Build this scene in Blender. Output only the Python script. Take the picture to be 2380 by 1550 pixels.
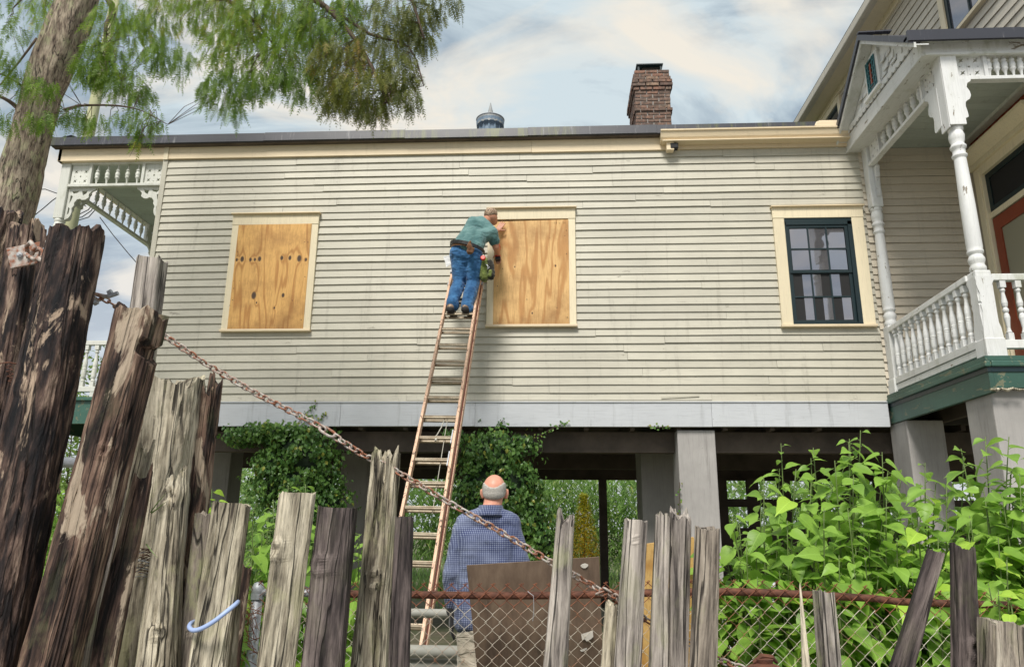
import bpy, bmesh, math, random
from mathutils import Vector, Matrix, noise, Quaternion
random.seed(11)
V = Vector
R = math.radians
for o in list(bpy.data.objects): bpy.data.objects.remove(o)
scene = bpy.context.scene
COL = scene.collection

# ------------------------------------------------------------------ camera
# calibrated from the photograph's vanishing points (pixels of a 2380 x 1550 view)
FPX, PITCH, YAW, ROLL, CAMZ = 1717.6, R(14.947), R(3.253), R(0.52), 1.45
_f = V((-math.sin(YAW)*math.cos(PITCH), math.cos(YAW)*math.cos(PITCH), math.sin(PITCH)))
_rt = V((math.cos(YAW), math.sin(YAW), 0)); _up = _rt.cross(_f)
_r2 = _rt*math.cos(ROLL) + _up*math.sin(ROLL); _u2 = _r2.cross(_f)
CAM = V((0, 0, CAMZ))
def ray(u, v): return _r2*(u-1190) - _u2*(v-775) + _f*FPX
def at(u, v, y=None, x=None, z=None, d=None):
    """world point seen at pixel (u, v) on the plane y=, x= or z= (or at optical depth d)"""
    r = ray(u, v)
    if d is not None: return CAM + r*(d/FPX)
    if y is not None: return CAM + r*((y-CAM.y)/r.y)
    if x is not None: return CAM + r*((x-CAM.x)/r.x)
    return CAM + r*((z-CAM.z)/r.z)
cam = bpy.data.objects.new('camera', bpy.data.cameras.new('camera')); COL.objects.link(cam)
cam.data.sensor_fit = 'HORIZONTAL'; cam.data.sensor_width = 36.0
cam.data.lens = 36.0*FPX/2380; cam.data.clip_start = 0.05; cam.data.clip_end = 3000
cam.matrix_world = Matrix(((_r2.x, _u2.x, -_f.x, 0), (_r2.y, _u2.y, -_f.y, 0), (_r2.z, _u2.z, -_f.z, CAMZ), (0, 0, 0, 1)))
scene.camera = cam
scene.render.resolution_x, scene.render.resolution_y = 1024, 666

# ------------------------------------------------------------------ sky and sun (bright, broken overcast)
SUN_EL, SUN_AZ = R(52), R(193)      # azimuth clockwise from +y: behind the camera, to the right
world = bpy.data.worlds.new('World'); scene.world = world; world.use_nodes = True
wn = world.node_tree; wn.nodes.clear()
def _w(t, **k):
    n = wn.nodes.new('ShaderNode'+t)
    for a, b in k.items(): setattr(n, a, b)
    return n
def _noise(vec, sc, det, ro, dist=0.0):
    n = _w('TexNoise'); n.inputs['Scale'].default_value = sc; n.inputs['Detail'].default_value = det
    n.inputs['Roughness'].default_value = ro; n.inputs['Distortion'].default_value = dist
    wn.links.new(vec, n.inputs['Vector']); return n.outputs['Fac']
def _ramp(fac, stops):
    n = _w('ValToRGB'); e = n.color_ramp.elements
    while len(e) < len(stops): e.new(0.5)
    for i, (p, c) in enumerate(stops): e[i].position = p; e[i].color = (*c, 1) if len(c) == 3 else c
    wn.links.new(fac, n.inputs['Fac']); return n.outputs['Color']
def _mixc(fac, a, b):
    n = _w('Mix', data_type='RGBA')
    for s, x in ((n.inputs[0], fac), (n.inputs[6], a), (n.inputs[7], b)):
        if isinstance(x, bpy.types.NodeSocket): wn.links.new(x, s)
        else: s.default_value = x if not isinstance(x, tuple) else (*x, 1)
    return n.outputs[2]
sky = _w('TexSky', sky_type='NISHITA'); sky.sun_disc = False
sky.sun_elevation = SUN_EL; sky.sun_rotation = SUN_AZ
skyc = _w('Mix', data_type='RGBA', blend_type='MULTIPLY'); skyc.inputs[0].default_value = 1
wn.links.new(sky.outputs[0], skyc.inputs[6]); skyc.inputs[7].default_value = (0.12, 0.12, 0.12, 1)
tc = _w('TexCoord'); sp = _w('SeparateXYZ'); wn.links.new(tc.outputs['Generated'], sp.inputs[0])
zc = _w('Math', operation='MAXIMUM'); wn.links.new(sp.outputs[2], zc.inputs[0]); zc.inputs[1].default_value = 0.05
za = _w('Math', operation='ADD'); wn.links.new(zc.outputs[0], za.inputs[0]); za.inputs[1].default_value = 0.25
dx = _w('Math', operation='DIVIDE'); dy = _w('Math', operation='DIVIDE')
wn.links.new(sp.outputs[0], dx.inputs[0]); wn.links.new(za.outputs[0], dx.inputs[1])
wn.links.new(sp.outputs[1], dy.inputs[0]); wn.links.new(za.outputs[0], dy.inputs[1])
cb = _w('CombineXYZ'); wn.links.new(dx.outputs[0], cb.inputs[0]); wn.links.new(dy.outputs[0], cb.inputs[1])
mp = _w('Mapping'); mp.inputs['Location'].default_value = (0.37, 1.9, 0.3); mp.inputs['Rotation'].default_value = (0, 0, R(-38))
mp.inputs['Scale'].default_value = (1.0, 2.0, 1.0); wn.links.new(cb.outputs[0], mp.inputs['Vector'])
mp2 = _w('Mapping'); mp2.inputs['Location'].default_value = (4.1, 0.6, 2.0); mp2.inputs['Rotation'].default_value = (0, 0, R(-30))
mp2.inputs['Scale'].default_value = (1.0, 1.5, 1.0); wn.links.new(cb.outputs[0], mp2.inputs['Vector'])
c1 = _noise(mp.outputs[0], 2.1, 9, 0.58, 0.7)
c2 = _noise(mp2.outputs[0], 2.8, 8, 0.54, 0.5)
thin = _mixc(_ramp(c1, [(0.40, (0, 0, 0)), (0.56, (1, 1, 1))]), (0.320, 0.395, 0.460), (0.610, 0.700, 0.730))
cream = _mixc(_ramp(c2, [(0.49, (0, 0, 0)), (0.64, (1, 1, 1))]), thin, (0.85, 0.790, 0.680))
allc = _mixc(0.10, cream, skyc.outputs[2])
# cloud thins out and greys towards the horizon
hz = _mixc(_ramp(sp.outputs[2], [(0.0, (1, 1, 1)), (0.40, (0.0, 0.0, 0.0))]), allc, (0.60, 0.62, 0.67))
bg = _w('Background'); bg.inputs['Strength'].default_value = 0.90; wn.links.new(hz, bg.inputs['Color'])
wo = _w('OutputWorld'); wn.links.new(bg.outputs[0], wo.inputs['Surface'])

sl = bpy.data.lights.new('sun', 'SUN'); sl.energy = 3.3; sl.angle = R(17); sl.color = (1.0, 0.955, 0.88)
so = bpy.data.objects.new('sun', sl); COL.objects.link(so); so.location = (6, -8, 20)
sd = V((math.sin(SUN_AZ)*math.cos(SUN_EL), math.cos(SUN_AZ)*math.cos(SUN_EL), math.sin(SUN_EL)))
so.rotation_euler = sd.to_track_quat('Z', 'Y').to_euler()
vs = scene.view_settings
vs.view_transform = 'Standard'; vs.look = 'None'; vs.exposure = 0.36; vs.gamma = 1.0; vs.use_curve_mapping = False

# ------------------------------------------------------------------ material helpers
SK = bpy.types.NodeSocket
class Mat:
    def __init__(s, name):
        s.m = bpy.data.materials.new(name); s.m.use_nodes = True; s.t = s.m.node_tree; s.t.nodes.clear()
        s.out = s.t.nodes.new('ShaderNodeOutputMaterial')
    def n(s, t, **k):
        n = s.t.nodes.new('ShaderNode'+t)
        for a, b in k.items(): setattr(n, a, b)
        return n
    def set(s, inp, v):
        if isinstance(v, SK): s.t.links.new(v, inp)
        elif isinstance(v, (tuple, list)) and len(v) == 3 and inp.type == 'RGBA': inp.default_value = (*v, 1)
        else: inp.default_value = v
    def pos(s): return s.n('NewGeometry').outputs['Position']
    def obj(s, rnd=True):
        c = s.n('TexCoord').outputs['Object']
        if not rnd: return c
        r = s.n('ObjectInfo').outputs['Random']; m = s.n('VectorMath', operation='MULTIPLY')
        cx = s.n('CombineXYZ')
        for i in range(3): s.set(cx.inputs[i], r)
        s.set(m.inputs[0], cx.outputs[0]); m.inputs[1].default_value = (37.0, 19.0, 53.0)
        a = s.n('VectorMath', operation='ADD'); s.set(a.inputs[0], c); s.set(a.inputs[1], m.outputs[0]); return a.outputs[0]
    def rnd(s): return s.n('ObjectInfo').outputs['Random']
    def map(s, v, sc=(1, 1, 1), rot=(0, 0, 0), loc=(0, 0, 0)):
        n = s.n('Mapping'); s.set(n.inputs[0], v); n.inputs['Location'].default_value = loc
        n.inputs['Rotation'].default_value = rot; n.inputs['Scale'].default_value = sc; return n.outputs[0]
    def noise(s, v, sc, det=4, ro=.55, dist=0.):
        n = s.n('TexNoise'); s.set(n.inputs['Vector'], v)
        for k, x in (('Scale', sc), ('Detail', det), ('Roughness', ro), ('Distortion', dist)): n.inputs[k].default_value = x
        return n.outputs['Fac']
    def ramp(s, f, stops, ip='LINEAR'):
        n = s.n('ValToRGB'); e = n.color_ramp.elements; n.color_ramp.interpolation = ip
        while len(e) < len(stops): e.new(.5)
        for i, (p, c) in enumerate(stops):
            e[i].position = p; e[i].color = (c, c, c, 1) if not isinstance(c, tuple) else (*c, 1)
        s.set(n.inputs[0], f); return n.outputs[0]
    def mix(s, f, a, b, mode='MIX'):
        n = s.n('Mix', data_type='RGBA', blend_type=mode)
        s.set(n.inputs[0], f); s.set(n.inputs[6], a); s.set(n.inputs[7], b); return n.outputs[2]
    def math(s, op, a, b=0.0, c=None):
        n = s.n('Math', operation=op); s.set(n.inputs[0], a); s.set(n.inputs[1], b)
        if c is not None: s.set(n.inputs[2], c)
        return n.outputs[0]
    def sep(s, v): n = s.n('SeparateXYZ'); s.set(n.inputs[0], v); return n.outputs
    def bump(s, h, st=.5, d=.01, nrm=None):
        n = s.n('Bump'); n.inputs['Strength'].default_value = st; n.inputs['Distance'].default_value = d
        s.set(n.inputs['Height'], h)
        if nrm: s.set(n.inputs['Normal'], nrm)
        return n.outputs[0]
    def pbr(s, col, rough=.6, nrm=None, metal=0., spec=.5, sheen=0., coat=0.):
        b = s.n('BsdfPrincipled'); s.set(b.inputs['Base Color'], col); s.set(b.inputs['Roughness'], rough)
        s.set(b.inputs['Metallic'], metal); b.inputs['Specular IOR Level'].default_value = spec
        b.inputs['Sheen Weight'].default_value = sheen; b.inputs['Coat Weight'].default_value = coat
        if nrm: s.set(b.inputs['Normal'], nrm)
        s.t.links.new(b.outputs[0], s.out.inputs[0]); return s.m
MT = {}
def paint(name, col, var=.10, dirt=(.20, .19, .15), damt=.35, peel=None, pamt=.62, rough=.55, axis=0, green=0.):
    """weathered house paint: mottling, grain along `axis`, dirt specks and runs, optional peeling to wood"""
    m = Mat(name); p = m.pos()
    g = [6.0, 6.0, 6.0]; g[axis] = .35
    grain = m.noise(m.map(p, tuple(g)), 12, 6, .65)
    blot = m.noise(p, 1.3, 5, .6)
    c = m.mix(m.ramp(blot, [(.3, 0.), (.7, 1.)]), tuple(x*(1-var) for x in col), tuple(min(1, x*(1+var*.5)) for x in col))
    c = m.mix(m.ramp(grain, [(.30, .55), (.5, 0.)]), c, tuple(x*.72 for x in col))
    runs = m.noise(m.map(p, (3.0, 3.0, .25)), 3.2, 6, .7)
    c = m.mix(m.math('MULTIPLY', m.ramp(runs, [(.56, 0.), (.78, 1.)]), damt), c, dirt)
    sp_ = m.noise(p, 42, 3, .6)
    area = m.ramp(m.noise(p, .9, 3, .5), [(.45, 0.), (.65, 1.)])
    c = m.mix(m.math('MULTIPLY', m.ramp(sp_, [(.68, 0.), (.72, .8)]), area), c, dirt)
    if green:
        gn = m.noise(m.map(p, (2, 2, .8)), 2.1, 6, .65)
        c = m.mix(m.math('MULTIPLY', m.ramp(gn, [(.52, 0.), (.72, 1.)]), green), c, (.22, .24, .09))
    c = m.mix(1.0, c, m.ramp(m.rnd(), [(0., .87), (1., 1.0)]), 'MULTIPLY')
    h = grain
    if peel:
        pn = m.noise(m.map(p, tuple(2.2 if i != axis else .7 for i in range(3))), 5.5, 8, .68, .4)
        f = m.ramp(pn, [(pamt, 0.), (pamt+.012, 1.)])
        c = m.mix(f, c, m.mix(grain, peel, tuple(x*.45 for x in peel)))
        h = m.math('SUBTRACT', grain, m.math('MULTIPLY', f, 1.2))
    MT[name] = m.pbr(c, rough, m.bump(h, .35, .004)); return MT[name]
def wood(name, stops, lichen=0., lcol=(.34, .36, .17), fine=1.0, dark=.8, rough=.85, zs=.05, bump=.8, patch=None):
    """old unpainted timber: grain runs along local z"""
    m = Mat(name); o = m.obj()
    v = m.map(o, (1, 1, zs)); a = m.noise(v, 16*fine, 7, .62, .3); b = m.noise(m.map(o, (1, 1, zs*.5)), 70*fine, 5, .7)
    c = m.ramp(a, stops)
    c = m.mix(m.ramp(b, [(.32, dark), (.52, 0.)]), c, tuple(x*.22 for x in stops[0][1]))
    cr = m.noise(m.map(o, (1, 1, zs*.45)), 9*fine, 3, .5, .6)
    crk = m.ramp(m.math('ABSOLUTE', m.math('SUBTRACT', cr, .5)), [(.004, 1.), (.016, 0.)])
    c = m.mix(m.math('MULTIPLY', crk, .85), c, (.012, .010, .009))
    if patch:
        pn = m.noise(m.map(o, (1, 1, .3)), 7, 7, .65, .6)
        c = m.mix(m.ramp(pn, [(patch[1], 0.), (patch[1]+.035, 1.)]), c, m.mix(b, patch[0], tuple(x*.55 for x in patch[0])))
    if lichen:
        ln = m.noise(m.map(o, (1, 1, .45)), 13, 7, .7); l2 = m.noise(o, 3.1, 2, .5)
        lf = m.math('MULTIPLY', m.ramp(ln, [(.50, 0.), (.60, 1.)]), m.ramp(l2, [(.40, 0.), (.62, 1.)]))
        c = m.mix(m.math('MULTIPLY', lf, lichen), c, lcol)
    h = m.math('SUBTRACT', m.math('ADD', m.math('MULTIPLY', a, .8), m.math('MULTIPLY', b, .7)), m.math('MULTIPLY', crk, 1.0))
    MT[name] = m.pbr(c, rough, m.bump(h, bump, .012), spec=.3); return MT[name]
def plain(name, col, rough=.6, var=.15, sc=8., metal=0., bumpd=.003, spec=.5, bst=.3, space='obj'):
    m = Mat(name); p = m.obj() if space == 'obj' else m.pos()
    n = m.noise(p, sc, 5, .6)
    c = m.mix(m.ramp(n, [(.3, 0.), (.7, 1.)]), tuple(x*(1-var) for x in col), tuple(min(1., x*(1+var)) for x in col))
    MT[name] = m.pbr(c, rough, m.bump(n, bst, bumpd), metal, spec); return MT[name]
def two(name, a, b, sc, lo, hi, rough=.7, metal=0., stretch=(1, 1, 1), bst=.5, bd=.004, det=7):
    m = Mat(name); p = m.map(m.obj(), stretch); n = m.noise(p, sc, det, .68)
    f = m.ramp(n, [(lo, 0.), (hi, 1.)]); n2 = m.noise(p, sc*4, 4, .6)
    c = m.mix(f, a, b); c = m.mix(m.ramp(n2, [(.3, .45), (.6, 0.)]), c, tuple(x*.4 for x in b))
    MT[name] = m.pbr(c, rough, m.bump(m.math('ADD', n, n2), bst, bd), metal); return MT[name]
def leaf(name, a, b, trans=.35, rough=.45, dry=None, rw=0.):
    """leaf: colour from a per-leaf tint attribute (0..1) plus fine mottling; light passes through"""
    m = Mat(name); at_ = m.n('Attribute', attribute_name='tint'); r = m.rnd()
    f = m.math('PINGPONG', m.math('ADD', at_.outputs['Fac'], m.math('MULTIPLY', r, rw)), 1.0)
    nz = m.noise(m.pos(), 9, 3, .6)
    f2 = m.math('MULTIPLY_ADD', nz, .5, m.math('MULTIPLY', f, .6))
    st = [(.2, a), (.75, b)] + ([(.93, dry)] if dry else [])
    c = m.ramp(f2, st)
    if rw:                                   # ribs, lighter than the blade (leaf-local coordinates)
        q = m.sep(m.n('TexCoord').outputs['Object']); ay = m.math('ABSOLUTE', q[1])
        side = m.math('ABSOLUTE', m.math('SUBTRACT', m.math('FRACT', m.math('MULTIPLY', m.math('SUBTRACT', q[0], m.math('MULTIPLY', ay, .9)), 7.5)), .5))
        rib = m.math('MAXIMUM', m.ramp(ay, [(.008, 1.), (.022, 0.)]), m.ramp(side, [(.02, .6), (.07, 0.)]))
        c = m.mix(m.math('MULTIPLY', rib, .45), c, tuple(min(1, x*1.45+.03) for x in b))
        c = m.mix(m.ramp(m.noise(m.obj(), 3.2, 5, .65), [(.60, 0.), (.74, .6)]), c, tuple(x*.55 for x in a))
    d = m.n('BsdfPrincipled'); m.set(d.inputs['Base Color'], c); d.inputs['Roughness'].default_value = rough
    d.inputs['Specular IOR Level'].default_value = .35
    t = m.n('BsdfTranslucent'); m.set(t.inputs['Color'], m.mix(.5, c, tuple(min(1, x*1.5) for x in b)))
    mx = m.n('MixShader'); mx.inputs[0].default_value = trans
    m.t.links.new(d.outputs[0], mx.inputs[1]); m.t.links.new(t.outputs[0], mx.inputs[2]); m.t.links.new(mx.outputs[0], m.out.inputs[0])
    MT[name] = m.m; return m.m

# ------------------------------------------------------------------ the palette
paint('siding', (.530, .503, .415), .11, (.17, .155, .12), .50, (.34, .31, .25), .675, axis=0)
paint('siding_side', (.60, .55, .455), .10, (.17, .15, .12), .45, (.36, .31, .25), .71, axis=1)
paint('siding_warm', (.62, .552, .445), .06, (.15, .14, .11), .25, axis=0)  # siding copy with the tan of the shaded porch wall put into it
paint('cream_trim', (.80, .660, .455), .05, (.24, .19, .11), .22, axis=0)
paint('casing', (.83, .725, .515), .05, (.25, .20, .11), .20, axis=2)
paint('skirt', (.57, .59, .62), .08, (.14, .14, .13), .50, axis=0)
paint('white', (.76, .765, .76), .09, (.22, .20, .15), .55, (.30, .25, .19), .645, green=.25, axis=2)
paint('white_x', (.74, .745, .72), .09, (.20, .18, .13), .60, (.32, .27, .20), .615, green=.6, axis=0)
paint('white_y', (.74, .745, .73), .09, (.20, .18, .13), .50, (.32, .27, .20), .63, green=.3, axis=1)
paint('porch_white', (.68, .685, .63), .07, (.20, .20, .13), .35, (.30, .28, .20), .72, green=.5, axis=2)
paint('ceiling_paint', (.52, .57, .525), .08, (.14, .14, .11), .45, axis=0)
paint('green_paint', (.045, .120, .090), .40, (.02, .03, .025), .6, (.20, .21, .13), .595, axis=1, rough=.45)
paint('teal', (.006, .022, .027), .2, (.03, .03, .03), .3, rough=.4, axis=2)
paint('teal_bright', (.02, .13, .15), .2, (.03, .03, .03), .3, rough=.4, axis=2)
paint('door_red', (.27, .050, .018), .15, (.05, .02, .01), .3, rough=.4, axis=2)
plain('roof_metal', (.045, .046, .060), .42, .12, 2.0, .0, .002, space='pos')
def _drip():
    m = Mat('drip_metal'); p = m.pos()
    c = m.mix(m.noise(p, 1.2, 4, .5), (.026, .027, .036), (.050, .051, .066))
    g = m.math('MULTIPLY', m.ramp(m.noise(m.map(p, (4, 4, .5)), 2.2, 7, .75), [(.48, 0.), (.62, 1.)]), m.ramp(m.noise(p, .42, 2, .5), [(.52, 0.), (.60, 1.)]))
    c = m.mix(m.math('MULTIPLY', g, .55), c, (.16, .18, .035))
    s = m.ramp(m.noise(m.map(p, (5, 5, .4)), 3.1, 6, .7), [(.58, 0.), (.7, .5)])
    c = m.mix(s, c, (.27, .27, .28)); MT['drip_metal'] = m.pbr(c, .38, m.bump(m.noise(p, 3, 2, .5), .15, .01))
_drip()
paint('concrete', (.42, .40, .385), .25, (.14, .13, .12), .75, rough=.9, axis=2)
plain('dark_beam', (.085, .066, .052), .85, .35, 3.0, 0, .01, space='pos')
plain('black', (.006, .006, .007), .7, .2); plain('sheath', (.05, .045, .04), .9)
two('rust', (.175, .065, .036), (.07, .028, .018), 22, .40, .62, .85)
two('rust_galv', (.50, .47, .43), (.27, .105, .055), 26, .44, .56, .7, .15)
two('galvanised', (.52, .54, .57), (.36, .37, .40), 14, .40, .65, .5, .35, bst=.2)
two('aluminium', (.40, .34, .25), (.25, .185, .12), 9, .46, .68, .45, .35, (1, 1, 1), .2, .002)
two('mesh_wire', (.62, .57, .48), (.33, .14, .07), 5.5, .50, .62, .6, .15, bst=.1)
two('mesh_rust', (.30, .105, .05), (.16, .05, .03), 9, .40, .65, .8, bst=.1)
two('mortar', (.36, .33, .30), (.20, .18, .17), 10, .40, .7, .95)
plain('wire_black', (.012, .012, .014), .6); plain('hose_blue', (.33, .43, .70), .45, .08, 20)
plain('rope', (.42, .40, .34), .9, .15, 30)
def _brick():
    m = Mat('brick_clay'); r = m.rnd(); n = m.noise(m.obj(), 14, 6, .7)
    c = m.ramp(r, [(0., (.25, .142, .100)), (.35, (.215, .142, .110)), (.6, (.30, .150, .100)), (.8, (.15, .105, .090)), (1., (.34, .225, .155))])
    c = m.mix(m.ramp(n, [(.42, .75), (.58, 0.)]), c, (.075, .06, .05))
    MT['brick_clay'] = m.pbr(c, .92, m.bump(n, .7, .008))
_brick()
def _ply(name, base, fig, knots, seed, dirt=.0, zs=.28, freq=34):
    """plywood face: rotary-cut figure (contours of a stretched field) with dark knots at the given (x, z) spots"""
    m = Mat(name); o = m.obj(False); s_ = m.sep(o)
    fld = m.noise(m.map(o, (1.5, 1.5, zs), loc=(seed, seed*.7, seed*.3)), 1.7, 3, .45, .35)
    knot = None
    for (kx, kz, kr) in knots:
        d = m.math('SQRT', m.math('ADD', m.math('POWER', m.math('SUBTRACT', s_[0], kx), 2.), m.math('POWER', m.math('MULTIPLY', m.math('SUBTRACT', s_[2], kz), .62), 2.)))
        e = m.math('DIVIDE', kr*1.4, m.math('ADD', d, kr*1.2)); fld = m.math('ADD', fld, m.math('MULTIPLY', m.math('POWER', e, 2.), .16))
        k = m.ramp(m.math('DIVIDE', d, kr), [(.50, 1.), (.80, .75), (1.0, 0.)])
        knot = k if knot is None else m.math('MAXIMUM', knot, k)
    w = m.math('SINE', m.math('MULTIPLY', fld, freq)); fine = m.noise(m.map(o, (8, 8, .5)), 14, 5, .6)
    c = m.mix(m.ramp(m.math('MULTIPLY_ADD', w, .5, .5), [(.62, 0.), (1.0, .85)]), base, fig)
    c = m.mix(m.ramp(fine, [(.32, .5), (.55, 0.)]), c, tuple(x*.75 for x in fig))
    bl = m.ramp(m.noise(o, 1.9, 6, .65), [(.48, 0.), (.72, .75)]); c = m.mix(bl, c, tuple(x*.62 for x in fig))
    edge = m.math('MULTIPLY', m.ramp(m.math('MULTIPLY_ADD', m.noise(o, 9, 5, .65), .24, s_[2]), [(.0, 1.), (.26, 0.)]), .75); c = m.mix(edge, c, tuple(x*.40 for x in fig))
    spk = m.ramp(m.noise(m.map(o, (1, 1, .5)), 24, 2, .5), [(.75, 0.), (.765, .9)]); c = m.mix(spk, c, (.13, .065, .025))
    if knot is not None: c = m.mix(knot, c, (.055, .028, .014))
    if dirt: c = m.mix(m.ramp(m.noise(m.map(o, (4, 4, .5)), 5, 6, .7), [(.30, dirt), (.75, 0.)]), c, (.045, .036, .03))
    MT[name] = m.pbr(c, .62, m.bump(fine, .2, .002))
_ply('ply_left', (.69, .395, .125), (.42, .185, .042), [(.03, 1.05, .020), (.11, 1.06, .032), (.235, 1.05, .022), (.30, 1.05, .020), (.37, 1.06, .028), (.70, 1.07, .026), (.82, 1.07, .026), (.96, 1.06, .038), (1.06, 1.04, .02), (.34, .50, .040), (.77, .50, .024), (.39, .39, .012), (.66, .31, .014)], 3.1, zs=.24, freq=60)
_ply('ply_mid', (.71, .445, .180), (.46, .215, .060), [(.30, .85, .010), (.88, .86, .012), (.55, .16, .012)], 8.7, zs=.24, freq=52)
_ply('ply_new', (.70, .44, .16), (.52, .27, .075), [(.22, .9, .02)], 5.3, zs=.20, freq=60)
def _oldply():
    m = Mat('old_ply'); o = m.obj(False)
    a = m.noise(m.map(o, (2, 2, .35)), 6, 7, .66); b = m.noise(m.map(o, (7, 7, .6)), 10, 5, .6); p = m.noise(o, 3.1, 6, .68)
    c = m.ramp(a, [(.3, (.085, .057, .041)), (.5, (.155, .105, .073)), (.7, (.225, .160, .112))])
    c = m.mix(m.ramp(b, [(.62, 0.), (.8, .8)]), c, (.20, .155, .12)); c = m.mix(m.ramp(p, [(.60, 0.), (.70, .7)]), c, (.03, .022, .018))
    MT['old_ply'] = m.pbr(c, .72, m.bump(b, .3, .003))
_oldply()
plain('pale_patch', (.50, .47, .42), .8, .2, 30)
# timber of the barrier posts
wood('timber_dark', [(.36, (.007, .007, .009)), (.46, (.030, .021, .020)), (.54, (.095, .060, .048)), (.66, (.30, .215, .165))], patch=((.50, .375, .275), .555), zs=.22, fine=1.3, lichen=.0)
wood('timber_brown', [(.35, (.010, .008, .008)), (.45, (.052, .032, .026)), (.54, (.165, .102, .075)), (.66, (.38, .275, .20))], patch=((.50, .40, .30), .575), lichen=.12, zs=.13, fine=1.3)
wood('timber_grey', [(.32, (.06, .05, .043)), (.45, (.20, .168, .138)), (.57, (.35, .30, .245)), (.70, (.50, .45, .37))], lichen=.45, zs=.11, fine=1.4)
wood('timber_pale', [(.34, (.055, .045, .035)), (.43, (.25, .215, .16)), (.53, (.49, .435, .33)), (.66, (.74, .665, .52))], lichen=.55, lcol=(.40, .39, .22), zs=.12, fine=1.4)
wood('timber_purple', [(.34, (.012, .010, .011)), (.45, (.055, .043, .042)), (.57, (.145, .115, .108)), (.70, (.28, .235, .21))], lichen=.08, zs=.10, fine=1.4)
wood('timber_silver', [(.34, (.07, .06, .055)), (.44, (.24, .21, .188)), (.54, (.40, .355, .315)), (.67, (.58, .52, .46))], lichen=.35, zs=.09, fine=1.4)
wood('ladder_glass', [(.30, (.60, .37, .25)), (.5, (.69, .45, .31)), (.7, (.75, .51, .36))], dark=.25, rough=.5, bump=.15, zs=.02)
plain('ladder_line', (.20, .05, .03), .6)
wood('bark', [(.32, (.07, .05, .04)), (.43, (.19, .145, .11)), (.54, (.33, .27, .205)), (.68, (.46, .385, .295))], lichen=.95, lcol=(.37, .38, .22), zs=.22, fine=1.5)
plain('twig', (.095, .066, .045), .85, .3, 20)
plain('pole_wood', (.42, .42, .25), .85, .2, 1.2)
leaf('cypress_leaf', (.028, .082, .012), (.225, .350, .030), .40, .5, (.36, .26, .06))
leaf('cypress_olive', (.045, .070, .014), (.215, .235, .038), .36, .5, (.42, .24, .07))
leaf('mulberry_leaf', (.030, .105, .022), (.265, .44, .070), .40, .42, rw=.98)
leaf('mulberry_tip', (.25, .45, .05), (.44, .64, .09), .45, .4, rw=.98)
leaf('vine_leaf', (.030, .090, .024), (.145, .265, .055), .25, .35, (.36, .33, .06))
leaf('reed_leaf', (.10, .21, .050), (.27, .42, .13), .40, .45, (.42, .36, .14))
leaf('sapling_leaf', (.28, .36, .03), (.55, .42, .04), .45, .5, (.62, .22, .04))
leaf('far_leaf', (.06, .13, .025), (.20, .30, .06), .35, .5)
leaf('grass_leaf', (.06, .11, .022), (.17, .24, .05), .35, .5)
plain('stem_green', (.10, .15, .035), .6, .25, 9)
two('ground_soil', (.130, .150, .070), (.21, .180, .125), 1.3, .42, .62, .95)
# people
plain('skin', (.52, .245, .155), .5, .10, 9, spec=.4); plain('skin_pink', (.66, .305, .215), .45, .12, 16, spec=.4)
plain('hair_grey', (.42, .395, .36), .9, .25, 120, bumpd=.003, bst=.8)
def _cloth(name, col, fade, sc=7., wr=.6):
    m = Mat(name); o = m.obj(False); n = m.noise(o, sc, 5, .6); w = m.noise(m.map(o, (1, 1, 2.2)), 9, 3, .55, .8)
    c = m.mix(m.ramp(n, [(.38, 0.), (.68, 1.)]), col, fade); t = m.noise(o, 400, 2, .5)
    MT[name] = m.pbr(c, .85, m.bump(t, .15, .001, m.bump(w, wr, .03)), spec=.2, sheen=.2)
_cloth('tee_teal', (.062, .145, .148), (.135, .250, .245)); _cloth('jeans', (.012, .062, .165), (.060, .185, .385), 9)
_cloth('khaki', (.34, .295, .235), (.47, .42, .345)); _cloth('glove', (.012, .012, .014), (.03, .03, .033)); _cloth('leather', (.10, .045, .02), (.19, .095, .045))
_cloth('olive_bag', (.075, .105, .02), (.20, .24, .07), 20); _cloth('dark_bag', (.014, .014, .012), (.04, .038, .03)); _cloth('paper_white', (.70, .70, .70), (.8, .8, .8))
def _camo():
    m = Mat('camo'); o = m.obj(False); a = m.noise(o, 26, 3, .6, 1.2); b = m.noise(m.map(o, loc=(3, 5, 1)), 34, 3, .6, 1.2)
    c = m.mix(m.ramp(a, [(.48, 0.), (.50, 1.)]), (.42, .31, .22), (.20, .13, .085)); c = m.mix(m.ramp(b, [(.60, 0.), (.62, 1.)]), c, (.06, .045, .035))
    MT['camo'] = m.pbr(c, .9)
_camo()
def _check():
    m = Mat('check_shirt'); o = m.obj(False); s_ = m.sep(o)
    def st(v, per, wd):
        f = m.math('FRACT', m.math('DIVIDE', v, per)); return m.math('LESS_THAN', f, wd)
    lx = st(m.math('ADD', s_[0], m.math('MULTIPLY', s_[1], .55)), .0125, .27); lz = st(s_[2], .0125, .24)
    k = m.math('MULTIPLY', m.math('ADD', lx, lz), .5); fd = m.noise(o, 5, 4, .55)
    c = m.ramp(k, [(0., (.022, .032, .095)), (.5, (.12, .145, .25)), (1., (.38, .41, .50))])
    c = m.mix(m.ramp(fd, [(.40, 0.), (.72, .42)]), c, (.30, .34, .47)); w = m.noise(m.map(o, (1, 1, .5)), 6, 4, .55, .8)
    MT['check_shirt'] = m.pbr(c, .85, m.bump(w, .7, .04), spec=.2, sheen=.15)
_check()
plain('plastic_red', (.55, .03, .015), .4); plain('plastic_black', (.012, .012, .013), .5); plain('shoe_sole', (.022, .020, .020), .8)
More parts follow.
